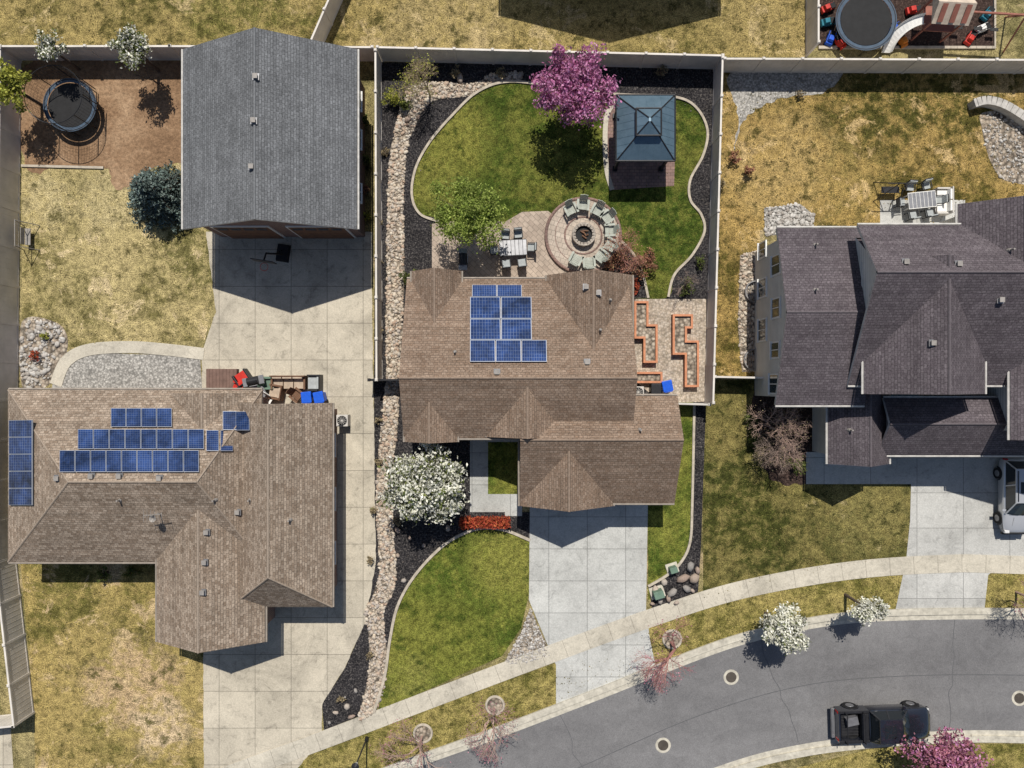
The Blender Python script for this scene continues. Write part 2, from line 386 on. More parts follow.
# ---------------------------------------------------------------- houses
class House:
    def __init__(s,name,roof,wall,fasc):
        s.e=empty(name); s.roof=roof; s.wall=wall; s.fasc=fasc; s.blocks=[]; s.wins=MB()
    def block(s,L,R,T,B,axis,ridge,zA,zB,zr,hA=0,hB=0,inset=.45,t=.2,walls=True):
        if axis=='x':
            zl=min(zA,zB) if hA else (min(zA,zB)+zr)/2; zr_=min(zA,zB) if hB else (min(zA,zB)+zr)/2
            u0=W(L,0,zl)[0];u1=W(R,0,zr_)[0]; v1=W(0,T,zA)[1]; v0=W(0,B,zB)[1]; r=W(0,ridge,zr)[1]; z0,z1=zB,zA
            mp=lambda u,v,z:(u,v,z)
        else:
            v0=W(L,0,zA)[0]; v1=W(R,0,zB)[0]; z0,z1=zA,zB
            u1=W(0,T,min(zA,zB))[1]; u0=W(0,B,min(zA,zB))[1]
            r=(v0+v1)/2 if ridge is None else W(ridge,0,zr)[0]
            mp=lambda u,v,z:(v,u,z)
        if axis=='x' and ridge is None: r=(v0+v1)/2
        k=len(s.blocks)*.004; z0+=k;z1+=k;zr+=k
        top=[mp(u0,v0,z0),mp(u1,v0,z0),mp(u1,v1,z1),mp(u0,v1,z1),mp(u0+hA,r,zr),mp(u1-hB,r,zr)]
        bot=[(a,b,c-t) for a,b,c in top]
        F=[(0,1,5,4),(2,3,4,5)]
        if hA: F.append((3,0,4))
        if hB: F.append((1,2,5))
        side=[(0,1),(2,3)]
        side+= [(3,0)] if hA else [(3,4),(4,0)]
        side+= [(1,2)] if hB else [(1,5),(5,2)]
        mb=MB(); mb.add(top+bot,F,0); 
        for f in F: mb.f.append(tuple(i+6 for i in f)[::-1]); mb.m.append(1)
        for a,b in side: mb.f.append((a,b,b+6,a+6)); mb.m.append(1)
        o=mb.make('roof',[s.roof,s.fasc],s.e)
        me=o.data; uvl=me.uv_layers.new(name='UVMap')
        for p in me.polygons:
            n=p.normal; u=Vector((0,0,1)).cross(n)
            u=u.normalized() if u.length>1e-3 else Vector((1,0,0)); v=n.cross(u)
            for li in p.loop_indices:
                co=me.vertices[me.loops[li].vertex_index].co; uvl.data[li].uv=(co.dot(u),co.dot(v))
        rc=MB(); a=Vector(top[4]);b=Vector(top[5]); dz=Vector((0,0,-.03)); rc.cyl(a+dz,b+dz,.07,.07,6)
        if hA:
            for i in (0,3): rc.cyl(Vector(top[i])+dz,a+dz,.06,.06,6)
        if hB:
            for i in (1,2): rc.cyl(Vector(top[i])+dz,b+dz,.06,.06,6)
        rc.make('ridge_cap',CAPS[s.roof.name],s.e)
        gt=MB()
        for i,j in ((0,1),(2,3)):
            a=Vector(top[i]);b=Vector(top[j]); o2=Vector(mp(0,-.07 if i==0 else .07,-.06)); gt.cyl(a+o2,b+o2,.06,.06,6)
        gt.make('gutter',s.fasc,s.e)
        def hf(x,y):
            u,v=(x,y) if axis=='x' else (y,x)
            if not(u0<=u<=u1 and v0<=v<=v1): return -1
            z=z0+(zr-z0)*(v-v0)/(r-v0) if v<r else z1+(zr-z1)*(v1-v)/(v1-r)
            if hA: z=min(z,z0+(zr-z0)*(u-u0)/hA)
            if hB: z=min(z,z0+(zr-z0)*(u1-u)/hB)
            return z
        s.blocks.append(hf)
        if walls:
            i=inset; U0,U1,V0,V1=u0+i,u1-i,v0+i,v1-i
            h0=z0+(zr-z0)*i/(r-v0)-t-.01; h1=z1+(zr-z1)*i/(v1-r)-t-.01; hp=zr-t-.02
            if hA or hB: h0=min(h0,min(z0,z1)-.02); h1=min(h1,min(z0,z1)-.02)
            P=[mp(U0,V0,0),mp(U1,V0,0),mp(U1,V1,0),mp(U0,V1,0),mp(U0,V0,h0),mp(U1,V0,h0),mp(U1,V1,h1),mp(U0,V1,h1),mp(U0,r,hp),mp(U1,r,hp)]
            F=[(0,1,5,4),(2,3,7,6)]
            F.append((3,0,4,7) if hA else (3,0,4,8,7)); F.append((1,2,6,5) if hB else (1,2,6,9,5))
            w=MB(); w.add(P,F); w.make('wall',s.wall,s.e)
        if axis=='x': return dict(x0=u0+inset,x1=u1-inset,y0=v0+inset,y1=v1-inset)
        return dict(x0=v0+inset,x1=v1-inset,y0=u0+inset,y1=u1-inset)
    def h(s,x,y): return max(f(x,y) for f in s.blocks)
    def at(s,px,py):
        z=4
        for _ in range(12):
            x,y,_z=W(px,py,z); hz=s.h(x,y)
            if hz<0: break
            z=.5*z+.5*hz
        return Vector((x,y,z))
    def vents(s,pl,kind='box'):
        mb=MB()
        for p in pl:
            c=s.at(*p)
            mb.box((c.x,c.y,c.z+.08),(.22,.22,.18),0,0,.8); mb.box((c.x,c.y,c.z+.18),(.26,.26,.03),0)
            mb.box((c.x,c.y,c.z+.02),(.36,.36,.04),1)
        mb.make('roof_vents',[VENT,GREYM],s.e)
    def pipes(s,pl):
        mb=MB()
        for p in pl:
            c=s.at(*p); mb.cyl((c.x,c.y,c.z-.1),(c.x,c.y,c.z+.35),.05,.05,8); mb.cyl((c.x,c.y,c.z-.1),(c.x,c.y,c.z+.06),.14,.08,8)
        mb.make('vent_pipes',VENT,s.e)
    def win(s,x,y,z,w,h,d):
        if d in 'NS':
            k=1 if d=='N' else -1
            s.wins.box((x,y+.03*k,z),(w+.2,.08,h+.2),0); s.wins.box((x,y+.075*k,z),(w,.03,h),1); s.wins.box((x,y+.095*k,z),(.05,.02,h),0); s.wins.box((x,y+.08*k,z-h/2-.1),(w+.26,.14,.06),0)
        else:
            k=1 if d=='E' else -1
            s.wins.box((x+.03*k,y,z),(.08,w+.2,h+.2),0); s.wins.box((x+.075*k,y,z),(.03,w,h),1); s.wins.box((x+.095*k,y,z),(.02,.05,h),0); s.wins.box((x+.08*k,y,z-h/2-.1),(.14,w+.26,.06),0)
    def gdoor(s,x,y,w,h,d='S'):
        k=-1 if d=='S' else 1; s.wins.box((x,y+.03*k,h/2+.03),(w+.24,.08,h+.24),0)
        for i in range(4): s.wins.box((x,y+.085*k,(i+.5)*h/4),(w,.04,h/4-.03),2)
        for i in range(4): s.wins.box((x+(i-1.5)*w/4.2,y+.11*k,h*.875),(w/5.5,.02,h/8),1)
    def fin(s,doormat=None):
        s.wins.make('windows_and_doors',[WHITE,GLASS,doormat or LGREY],s.e)
    def panels(s,rows,name='solar_panels'):
        V=[];F=[];Mi=[];UV=[]
        for (x0,y0,x1,y1,nx,ny) in rows:
            for i in range(nx):
                for j in range(ny):
                    g=.2; a=x0+(x1-x0)*i/nx+g;b=x0+(x1-x0)*(i+1)/nx-g;c=y0+(y1-y0)*j/ny+g;d=y0+(y1-y0)*(j+1)/ny-g
                    q=[s.at(a,d),s.at(b,d),s.at(b,c),s.at(a,c)]
                    n=(q[1]-q[0]).cross(q[3]-q[0]).normalized()
                    q[2]=q[1]+q[3]-q[0]
                    up=n*.14
                    k=len(V); V+= [tuple(p+up) for p in q]+[tuple(p+up-n*.05) for p in q]
                    F.append((k,k+1,k+2,k+3)); Mi.append(1); UV.append([(0,0)]*4)
                    for e in range(4): F.append((k+e,k+4+e,k+4+(e+1)%4,k+(e+1)%4)); Mi.append(1); UV.append([(0,0)]*4)
                    ctr=sum(q,Vector())/4; k=len(V)
                    qi=[ctr+(p-ctr)*.955+n*.145 for p in q]; V+= [tuple(p) for p in qi]
                    port=(q[1]-q[0]).length<(q[3]-q[0]).length
                    F.append((k,k+1,k+2,k+3)); Mi.append(0); UV.append([(0,0),(1,0),(1,1),(0,1)] if port else [(0,0),(0,1),(1,1),(1,0)])
        me=bpy.data.meshes.new(name); me.from_pydata(V,[],F); me.materials.append(SOLAR); me.materials.append(ALU)
        me.polygons.foreach_set('material_index',Mi); l=me.uv_layers.new(name='UVMap'); li=0
        for u in UV:
            for t in u: l.data[li].uv=t; li+=1
        o=bpy.data.objects.new(name,me); sc.collection.objects.link(o); o.parent=s.e
# ---------------------------------------------------------------- trees
def leafverts(C,size,flat=.0):
    n=len(C); a=rng.normal(size=(n,3)); a/=np.linalg.norm(a,axis=1,keepdims=True)
    b=rng.normal(size=(n,3)); b-= (b*a).sum(1,keepdims=True)*a; b/=np.linalg.norm(b,axis=1,keepdims=True)
    s=(size*rng.uniform(.6,1.3,(n,1)))
    V=np.stack([C-a*s,C-b*s*.55,C+a*s,C+b*s*.55],1).reshape(-1,3)
    return V
def crown(name,C,size,mat,parent):
    V=leafverts(C,size); me=bpy.data.meshes.new(name); n=len(C)
    me.from_pydata(V.tolist(),[],np.arange(4*n).reshape(-1,4).tolist()); me.materials.append(mat)
    o=bpy.data.objects.new(name,me); sc.collection.objects.link(o); o.parent=parent
def tufts(name,px,dens,size,mat,zones=()):
    P=wpts(px); xs=[p[0] for p in P]; ys=[p[1] for p in P]; A=(max(xs)-min(xs))*(max(ys)-min(ys)); n=int(A*dens)
    X=rng.uniform(min(xs),max(xs),n); Y=rng.uniform(min(ys),max(ys),n)
    v=np.sin(X*1.7+2*np.sin(Y*.9))+np.sin(Y*2.3+1.5*np.sin(X*.7))+rng.normal(size=n)*.9
    k=inpolynp(X,Y,P)&(v>-.3); X=X[k];Y=Y[k]
    C=np.stack([X,Y,.02+rng.uniform(0,.05,len(X))],1)
    crown(name,C,size,mat,None)
def branchy(mb,p,d,L,r,depth,tips,spread=.6,seg=5):
    q=p+d*L; mb.cyl(p,q,r,r*.68,seg,0,False); 
    if depth==0: tips.append(q); return
    for i in range(random.choice((2,3,3))):
        nd=(d+Vector((random.gauss(0,spread),random.gauss(0,spread),random.gauss(.05,spread*.6)))).normalized()
        branchy(mb,q if i else p+d*L*.95,nd,L*random.uniform(.6,.85),r*.62,depth-1,tips,spread,4)
def tree(name,px,py,rpx,zc,leaves,n=5000,leaf=.13,flat=.8,ncl=46,clr=.24,bark=None,shell=.55,seed=0,gf=.25):
    random.seed(seed+11); global rng; rng=np.random.default_rng(seed+5)
    c=Vector(W(px,py,zc)); R=rpx/S*(H-zc)/H; e=empty(name,(c.x,c.y,0))
    tb=MB(); base=max(.10,.045*R+.05); fork=max(.3,zc-R*flat*.75)
    tb.cyl((0,0,-.05),(0,0,fork),base,base*.75,8,0,False)
    cl=[]
    for i in range(ncl):
        d=rng.normal(size=3); d/=np.linalg.norm(d); d[2]=abs(d[2])*.9-.25*rng.random() if rng.random()<.75 else d[2]
        rr=R*(shell+(1-shell)*rng.random())*rng.uniform(.72,1.04)
        p=np.array([d[0]*rr,d[1]*rr,zc+d[2]*rr*flat]); cl.append(p)
        mid=Vector((p[0]*.4,p[1]*.4,fork+(p[2]-fork)*.5))
        if i<30: tb.cyl((0,0,fork*.95),mid,base*.42,base*.2,5,0,False); tb.cyl(mid,p,base*.2,.012,4,0,False)
    tb.make('trunk',bark or BARK,e)
    cl=np.array(cl); w=rng.uniform(.3,1.2,ncl); w/=w.sum()
    idx=rng.choice(ncl,n,p=w); cr=R*clr*rng.uniform(.6,1.35,ncl)
    d=rng.normal(size=(n,3)); d/=np.linalg.norm(d,axis=1,keepdims=True)
    C=cl[idx]+d*(cr[idx]*rng.random(n)**.45)[:,None]*np.array([1,1,.75])
    m=n//6; C[:m]+=rng.normal(size=(m,3))*R*.09
    C[:,2]=np.maximum(C[:,2],.12)
    mats=leaves if isinstance(leaves,list) else [leaves]
    if len(mats)==1: crown('foliage',C,leaf,mats[0],e)
    else:
        k=rng.random(n)<gf
        crown('blossom',C[~k],leaf,mats[0],e); crown('foliage',C[k],leaf,mats[1],e)
    return e
def shrub(name,px,py,rpx,zh,leaves,n=700,leaf=.09,seed=0,ncl=14):
    return tree(name,px,py,rpx,zh*.5,leaves,n,leaf,.8*zh/2/max(.1,rpx/S)*1.2,ncl,.35,shell=.3,seed=seed)
def baretree(name,px,py,h=3,spread=.5,depth=5,bark=None,seed=0,L=None,r=.06,leaves=None,nl=0,leaf=.05,k=3):
    random.seed(seed+3); x,y,_=W(px,py); e=empty(name,(x,y,0)); mb=MB(); tips=[]
    mb.cyl((0,0,-.05),(0,0,h*.3),r*1.2,r,6,0,False)
    for i in range(k): branchy(mb,Vector((0,0,h*.3)),Vector((random.gauss(0,.45),random.gauss(0,.45),.9)).normalized(),L or h*.24,r*.7,depth,tips,spread)
    mb.make('branches',bark or BARKG,e,recalc=False)
    if leaves:
        T=np.array([tuple(t) for t in tips]); C=T[rng.integers(0,len(T),nl)]+rng.normal(size=(nl,3))*.14; crown('buds',C,leaf,leaves,e)
    return e
LP=leafmat('pink_blossom',(.40,.12,.27),(.57,.22,.42),(.72,.40,.60),.3)
LPB=leafmat('pink_bud',(.25,.08,.14),(.35,.13,.2),(.45,.2,.3),.3)
LPD=leafmat('redbud_dark',(.28,.10,.14),(.40,.16,.21),(.55,.28,.34))
LG=leafmat('spring_leaf',(.20,.27,.05),(.32,.40,.09),(.46,.52,.15),.4)
LW=leafmat('white_blossom',(.52,.52,.40),(.74,.73,.63),(.86,.85,.78),.2)
LGD=leafmat('green_leaf',(.07,.10,.025),(.12,.15,.04),(.2,.22,.07))
LSP=leafmat('spruce_needles',(.07,.10,.09),(.13,.175,.155),(.22,.27,.25),.1)
LRED=leafmat('red_hedge_leaf',(.32,.05,.03),(.48,.09,.05),(.5,.16,.06))
LRS=leafmat('red_bud_leaf',(.27,.12,.08),(.42,.19,.13),(.34,.25,.12))
LY=leafmat('yellow_leaf',(.30,.30,.05),(.44,.44,.09),(.26,.30,.06))
LDRY=leafmat('dry_grass_leaf',(.3,.24,.14),(.42,.34,.21),(.2,.17,.10))
T_DRY=leafmat('turf_dry',(.13,.11,.035),(.28,.225,.095),(.44,.36,.19),0,.35)
T_GRN=leafmat('turf_green',(.05,.075,.014),(.10,.12,.025),(.18,.175,.045),0,.35)
T_MIX=leafmat('turf_mixed',(.06,.06,.016),(.17,.14,.045),(.31,.24,.10),0,.35)
CHIP=leafmat('mulch_chip',(.02,.018,.02),(.07,.06,.055),(.19,.16,.14),0)
# ================================================================= GROUND
sheet('ground',[(-40000,-40000),(40000,-40000),(40000,40000),(-40000,40000)],0,G_base)
sheet('back_neighbour_lawn',[(-300,-260),(806,-260),(806,57),(-300,57)],.004,G_top)
sheet('play_mulch',[(818,-60),(994,-60),(994,48),(818,48)],.012,PMULCH)
strip('play_edging',[(994,-60),(994,48),(818,48)],.18,.0,.12,C_edge,smooth=False)
sheet('bare_soil',[(26,64),(192,66),(200,150),(150,170),(118,190),(105,168),(60,168),(26,166)],.010,SOIL,True,jag=.12)
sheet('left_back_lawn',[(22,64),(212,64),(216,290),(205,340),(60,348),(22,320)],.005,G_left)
strip('soil_edging',[(22,166),(104,168)],.15,0,.1,C_edge,smooth=False)
sheet('left_front_lawn',[(20,556),(204,556),(204,1000),(40,1000),(34,712)],.005,G_leftfront)
sheet('left_neighbour_strip',[(-300,60),(18,60),(18,560),(-300,560)],.0045,G_base)
sheet('left_neighbour_walk',[(0,330),(17,330),(17,470),(0,470)],.009,C_left)
sheet('left_corner_path',[(-60,718),(10,716),(22,900),(-60,900)],.008,C_left)
sheet('gravel_yard',[(58,352),(200,356),(203,400),(50,400)],.009,GRAV)
strip('curved_path',[(56,385),(66,362),(88,350),(130,347),(170,350),(204,354)],.75,.0,.045,C_walk)
sheet('rock_bed',[(22,322),(55,322),(68,340),(60,372),(40,390),(22,385)],.010,GRAVT,True)
stones('rocks',[(24,325),(52,322),(66,338),(56,350),(48,380),(24,384)],260,.07,.22,ROCKW)
sheet('driveway',[(206,232),(372,232),(372,300),(376,560),(366,620),(345,668),(322,704),(322,738),(298,768),(262,800),(204,812),(202,352),(216,312)],.013,C_left,jag=.03)
sheet('mulch_bed',[(376,62),(714,66),(708,402),(403,402),(403,440),(480,440),(484,528),(470,532),(440,548),(415,575),(398,605),(390,640),(385,675),(375,710),(324,730),(322,704),(345,668),(366,620),(374,560),(374,380)],.009,MULCH)
creek=[(412,86),(440,82),(470,84),(494,74),(520,72),(520,80),(495,84),(470,96),(448,98),(428,104),(416,124),(407,150),(404,200),(404,260),(402,340),(400,376),(397,430),(393,470),(394,540),(396,562),(394,590),(384,612),(386,650),(384,690),(372,714),(358,718),(366,690),(370,650),(366,612),(376,588),(379,556),(376,500),(380,440),(386,376),(386,300),(388,200),(391,150),(400,110)]
sheet('creek_gravel',creek,.014,GRAVT,True,4,jag=.06)
stones('river_rocks',creek,4600,.045,.16,ROCK)
lawnb=[(412,195),(416,168),(430,142),(452,116),(478,92),(510,82),(560,88),(620,95),(672,97),(695,107),(707,130),(703,155),(690,180),(690,200),(701,215),(704,232),(692,255),(674,275),(668,297),(632,298),(560,292),(470,270),(440,222),(420,214)]
sheet('back_lawn',lawnb,.018,G_back,True)
strip('lawn_edging',lawnb[-2:]+lawnb[:-5],.15,.0,.11,C_edge)
strip('lawn_edging',[(617,238),(628,248),(638,262),(644,280),(648,298)],.15,0,.11,C_edge)
sheet('shrub_bed',[(616,236),(628,247),(638,262),(644,280),(648,298),(600,298),(560,280)],.023,MULCH)
sheet('paver_patio',[(432,224),(470,219),(505,222),(522,212),(548,211),(600,250),(600,290),(560,290),(432,280)],.026,PAV)
sheet('gazebo_pad',[(612,103),(622,98),(668,98),(676,110),(674,186),(612,190),(607,170),(606,120)],.027,PAVR,False)
strip('pad_edging',[(618,99),(607,115),(605,145),(607,172),(612,190)],.3,.02,.05,C_walk)
cx,cy,_=W(583,236)
mb=MB(); mb.cyl((cx,cy,0),(cx,cy,.16),2.35,2.35,64); t=mb.make('fire_pit_terrace',paver('paver_circle',(.48,.41,.34),(.40,.33,.27),.3,.3,.3))
mb=MB(); mb.ring((cx,cy,.15),2.32,.1,64,8,0); mb.ring((cx,cy,.15),1.15,.06,48,6,0); mb.ring((cx,cy,.13),1.75,.04,48,6,0); mb.make('terrace_border',PAVR)
mb=MB()
for i in range(18):
    a=2*math.pi*i/18
    for k in range(3): mb.box((.62*math.cos(a+k*.17),.62*math.sin(a+k*.17),.08+k*.14),(.2,.24,.13),0,a+k*.17)
mb.cyl((0,0,0),(0,0,.22),.5,.5,20,1)
for i in range(5): mb.cyl((random.uniform(-.3,.3),random.uniform(-.3,.3),.27),(random.uniform(-.3,.3),random.uniform(-.3,.3),.33),.05,.05,6,2)
mb.make('fire_pit',[paver('firepit_block',(.45,.40,.34),(.35,.3,.26),.2,.1),BLACK,WOODB],loc=(cx,cy,.16))
def adirondack(x,y,z,rz,mat=FURN):
    mb=MB()
    for i in range(6): mb.box((.0+.09*i-.22,0,.36+.012*i),(.08,.52,.025),0)
    for i in range(5): mb.box((-.36,-.2+.1*i,.66),(.03,.088,.78-abs(i-2)*.05),0,0,1,-.38)
    for s in (-1,1):
        mb.box((.0,s*.33,.55),(.66,.13,.03),0); mb.box((.26,s*.3,.27),(.08,.03,.54),0); mb.box((-.3,s*.3,.27),(.08,.03,.54),0,0,1,.2); mb.box((-.05,s*.27,.30),(.7,.03,.09),0,0,1,.08)
    return mb.make('adirondack_chair',mat,loc=(x,y,z),rz=rz)
for a,r in ((118,1.7),(92,1.78),(60,1.66),(36,1.75),(8,1.6),(-22,1.72),(-52,1.68),(-80,1.75),(-108,1.62)):
    t=math.radians(a); adirondack(cx+r*math.cos(t),cy+r*math.sin(t),.165,t+math.pi+random.uniform(-.25,.25))
def dining(px,py,rz=0,top=DARK,ch=CUSH):
    x,y,_=W(px,py); e=empty('patio_dining_set',(x,y,.03)); e.rotation_euler[2]=rz
    mb=MB(); mb.box((0,0,.73),(1.7,1.0,.04),0)
    for a in(-.75,.75):
        for b in(-.4,.4): mb.box((a,b,.355),(.06,.06,.71),0)
    for i in range(7): mb.box((-.72+.24*i,0,.755),(.21,.92,.012),1)
    mb.make('table',[top,GREYM],e)
    for i,(a,b,r) in enumerate([(-.45,.85,-1.57),(.45,.85,-1.57),(-.45,-.85,1.57),(.45,-.85,1.57),(-1.2,0,0),(1.2,0,3.14)]):
        c=MB(); c.box((0,0,.42),(.5,.5,.06),0); c.box((0,0,.48),(.46,.46,.07),1); c.box((-.26,0,.7),(.05,.5,.5),0,0,1,-.15); c.box((-.21,0,.72),(.06,.44,.42),1,0,1,-.15)
        for u in(-.22,.22):
            for v in(-.22,.22): c.box((u,v,.2),(.04,.04,.4),0)
            c.box((0,u*1.15,.62),(.5,.05,.03),0)
        c.make('chair_%d'%i,[DARK,ch],e,loc=(a+random.uniform(-.1,.1),b+random.uniform(-.08,.08),0),rz=r+random.uniform(-.2,.2))
dining(513,250,.05)
def grill(px,py,rz=0):
    x,y,_=W(px,py); mb=MB(); mb.box((0,0,.5),(.6,.5,.75),0); mb.box((0,0,.93),(1.3,.52,.08),1)
    secs=[]
    for i in range(9):
        t=math.pi*i/8; secs.append([(-.34,-.26*math.cos(t),.97+.26*math.sin(t)),(.34,-.26*math.cos(t),.97+.26*math.sin(t))])
    P=[p for s in secs for p in s]; k=[(2*i,2*i+1,2*i+3,2*i+2) for i in range(8)]+[tuple(range(0,18,2)),tuple(range(1,18,2))]
    mb.add(P,k,0); mb.cyl((-.25,-.3,1.08),(.25,-.3,1.08),.02,.02,6,1)
    for s in(-1,1):
        for t in(-1,1): mb.cyl((s*.26,t*.2,0),(s*.26,t*.2,.14),.05,.05,6,2)
    mb.make('barbecue_grill',[DARK,GREYM,BLACK],loc=(x,y,.03),rz=rz)
grill(464,262,1.57)
def gazebo():
    x0,y1,_=W(616,95,2.6); x1,y0,_=W(675,161,2.6); cx=(x0+x1)/2; cy=(y0+y1)/2; a=(x1-x0)/2; b=(y1-y0)/2
    e=empty('gazebo',(cx,cy,0))
    def tier(a,b,a2,b2,z0,z1,ribs):
        m=MB(); P=[(-a,-b,z0),(a,-b,z0),(a,b,z0),(-a,b,z0),(-a2,-b2,z1),(a2,-b2,z1),(a2,b2,z1),(-a2,b2,z1)]
        m.add(P,[(0,1,5,4),(1,2,6,5),(2,3,7,6),(3,0,4,7),(4,5,6,7)],0)
        m.add([(p[0],p[1],p[2]-.06) for p in P[:4]]+[(p[0],p[1],p[2]-.06) for p in P[4:]],[(0,1,5,4),(1,2,6,5),(2,3,7,6),(3,0,4,7)],1)
        for i in range(4): m.cyl(P[i],P[4+i],.04,.04,6,1); m.cyl(P[i],P[(i+1)%4],.06,.06,6,1)
        for i in range(4):
            A,B,C,D=map(Vector,(P[i],P[(i+1)%4],P[4+(i+1)%4],P[4+i])); L=(B-A).length; n=int(L/.42); W2=(C-D).length; run=(L-W2)/2
            for k in range(1,n):
                s=L*k/n; t=min(1,s/max(run,.01),(L-s)/max(run,.01)); up=((C+D)/2-(A+B)/2); q=A+(B-A)*(s/L); m.cyl(q,q+up*t*.99,.018,.018,4,0)
        m.make('roof_tier',[MROOF,DARK],e)
    tier(a,b,.55,.62,2.6,3.45,0); tier(.72,.78,.06,.1,3.56,3.95,0)
    m=MB()
    for s in(-1,1):
        for t in(-1,1): m.box((s*(a-.3),t*(b-.3),1.3),(.15,.15,2.6)); m.box((s*(a-.3),t*(b-.3),.1),(.28,.28,.2)); m.box((s*.45,t*.52,3.5),(.06,.06,.2))
    for t in(-1,1): m.box((0,t*(b-.3),2.48),(2*a-.6,.1,.16)); m.box((t*(a-.3),0,2.46),(.1,2*b-.6,.16))
    m.make('frame',DARK,e)
gazebo()
sheet('garden_gravel',[(632,299),(706,299),(706,402),(660,402),(632,378)],.020,gravelmat('garden_gravel',(.36,.30,.23),(.47,.39,.31),(.53,.46,.38),8,.65))
def planter(pts,h=.45):
    P=[Vector(W(*p)) for p in pts]; e=MB(); N=len(P)
    for i in range(N):
        a,b=P[i],P[(i+1)%N]; d=b-a; L=d.length; c=(a+b)/2; ang=math.atan2(d.y,d.x)
        for k in range(3): e.box((c.x,c.y,.07+k*.15),(L+.06-.001*i,.055+.004*(i%3),.14),0,ang)
        e.box((c.x,c.y,h+.022+.0035*(i%4)),(L+.13,.13,.035),0,ang)
        e.box((a.x,a.y,h/2),(.13,.13,h+.01),0,ang+.02)
    tr=geometry.tessellate_polygon([[Vector((p.x,p.y,0)) for p in P]]); e.add([(p.x,p.y,h-.12) for p in P],tr,1)
    return e.make('raised_planter_bed',[WOODR,GRAVT])
planter([(634,303),(646,303),(646,326),(655,326),(655,362),(643,362),(643,338),(634,338)])
planter([(672,316),(690,316),(690,328),(684,328),(684,342),(696,342),(696,386),(684,386),(684,354),(672,354)])
planter([(633,373),(660,373),(660,382),(633,382)],.4)
# front lot 2
sheet('entry_walk',[(470,440),(522,440),(522,516),(505,516),(505,512),(470,512)],.017,C_mid)
sheet('entry_lawn',[(488,442),(519,442),(519,494),(488,494)],.022,G_center)
sheet('front_mulch_bed',[(455,512),(530,512),(532,540),(470,540)],.0155,MULCH)
lawnf=[(482,528),(510,532),(531,540),(530,590),(521,628),(502,656),(440,684),(378,712)]
lawnff=lawnf+[(385,675),(390,640),(398,605),(415,575),(440,548),(462,534)]
sheet('front_lawn',lawnff,.020,G_center)
strip('lawn_edging',[(530,540),(505,530),(482,528),(462,534),(440,548),(415,575),(398,605),(390,640),(385,675),(374,712)],.17,0,.12,C_edge)
sheet('driveway',[(530,490),(648,490),(646,610),(650,640),(656,668),(556,706),(556,665),(529,600)],.026,C_mid)
gv=[(530,608),(551,655),(530,662),(503,664),(512,648),(522,630)]
sheet('gravel_wedge',gv,.0245,GRAVT); stones('gravel_stones',gv,500,.04,.11,ROCKW,.03,False)
sheet('side_lawn',[(648,402),(698,402),(696,560),(684,580),(648,600)],.012,G_center)
sheet('side_mulch',[(693,402),(706,402),(701,545),(698,592),(652,608),(648,585),(672,572),(686,555),(692,540)],.017,MULCH)
strip('side_edging',[(694,404),(692,500),(690,540),(682,560),(668,574),(648,586)],.15,0,.11,C_edge)
stonemesh([(*W(x,y)[:2],.15,s) for x,y,s in [(655,590,.35),(664,582,.3),(672,592,.38),(682,578,.34),(690,566,.3),(686,588,.3),(694,578,.34),(660,600,.25),(676,602,.2),(692,590,.22),(668,598,.2),(652,603,.2),(697,570,.25)]],BOULD,'boulders')
stonemesh([(*W(x,y)[:2],.1,s) for x,y,s in [(336,712,.2),(347,706,.26),(356,690,.18),(352,716,.2),(330,722,.16),(345,697,.15),(398,555,.2),(404,580,.18),(448,528,.2),(424,545,.2),(398,530,.22),(410,538,.15),(408,120,.25),(460,78,.3),(520,76,.25)]],BOULD,'accent_boulders')
def ubox(px,py,w,d,h,rz,mat):
    x,y,_=W(px,py); mb=MB(); mb.box((0,0,.03),(w+.3,d+.3,.1),1); mb.box((0,0,h/2+.08),(w,d,h),0,0,.93); mb.box((0,0,h+.09),(w*1.02,d*1.02,.05),0); mb.make('utility_box',[mat,C_kerb],loc=(x,y,0),rz=rz,bevel=.02)
ubox(672,568,.45,.35,.5,.3,GREENB); ubox(657,592,.6,.45,.6,.3,GREENB)
# right lot
sheet('right_back_lawn',[(714,60),(1400,60),(1400,240),(760,230),(757,378),(708,378)],.005,G_rightback)
sheet('right_front_lawn',[(703,380),(912,380),(912,560),(780,590),(703,600)],.0065,G_rightfront)
sheet('stone_path',[(732,72),(838,66),(826,92),(786,98),(758,108),(742,124),(734,150),(738,112)],.011,GRAV,True,jag=.1)
gp=[(764,208),(800,204),(814,215),(812,232),(765,236)]
sheet('rock_patch',gp,.0105,GRAV); stones('white_rocks',gp,320,.07,.18,ROCKW,.03,False)
gp=[(740,255),(758,250),(758,300),(756,372),(742,372),(738,330)]
sheet('side_rock',gp,.012,GRAVT); stones('side_rocks',gp,420,.06,.15,ROCK,.03,False)
gp=[(985,112),(1040,118),(1060,180),(1010,182),(992,165),(982,130)]
sheet('curved_gravel_bed',gp,.0115,GRAVT,True); stones('bed_stones',gp,420,.05,.12,ROCKW)
BW=plain('block_wall_stone',(.42,.40,.37),.9,var=.3,ns=2.5)
strip('retaining_wall',[(968,107),(980,104),(995,107),(1010,115),(1026,126),(1045,140)],.42,0,.55,BW)
P=cat(wpts([(968,107),(980,104),(995,107),(1010,115),(1026,126),(1045,140)]),False,3); mb=MB()
for i in range(len(P)-1):
    p=(P[i]+P[i+1])/2;d=P[i+1]-P[i]; mb.box((p.x,p.y,.595+.003*(i%2)),(d.length-.03,.52,.08),0,math.atan2(d.y,d.x))
mb.make('retaining_wall_caps',BW)
sheet('house_walk',[(806,452),(914,452),(912,484),(806,484)],.016,C_right)
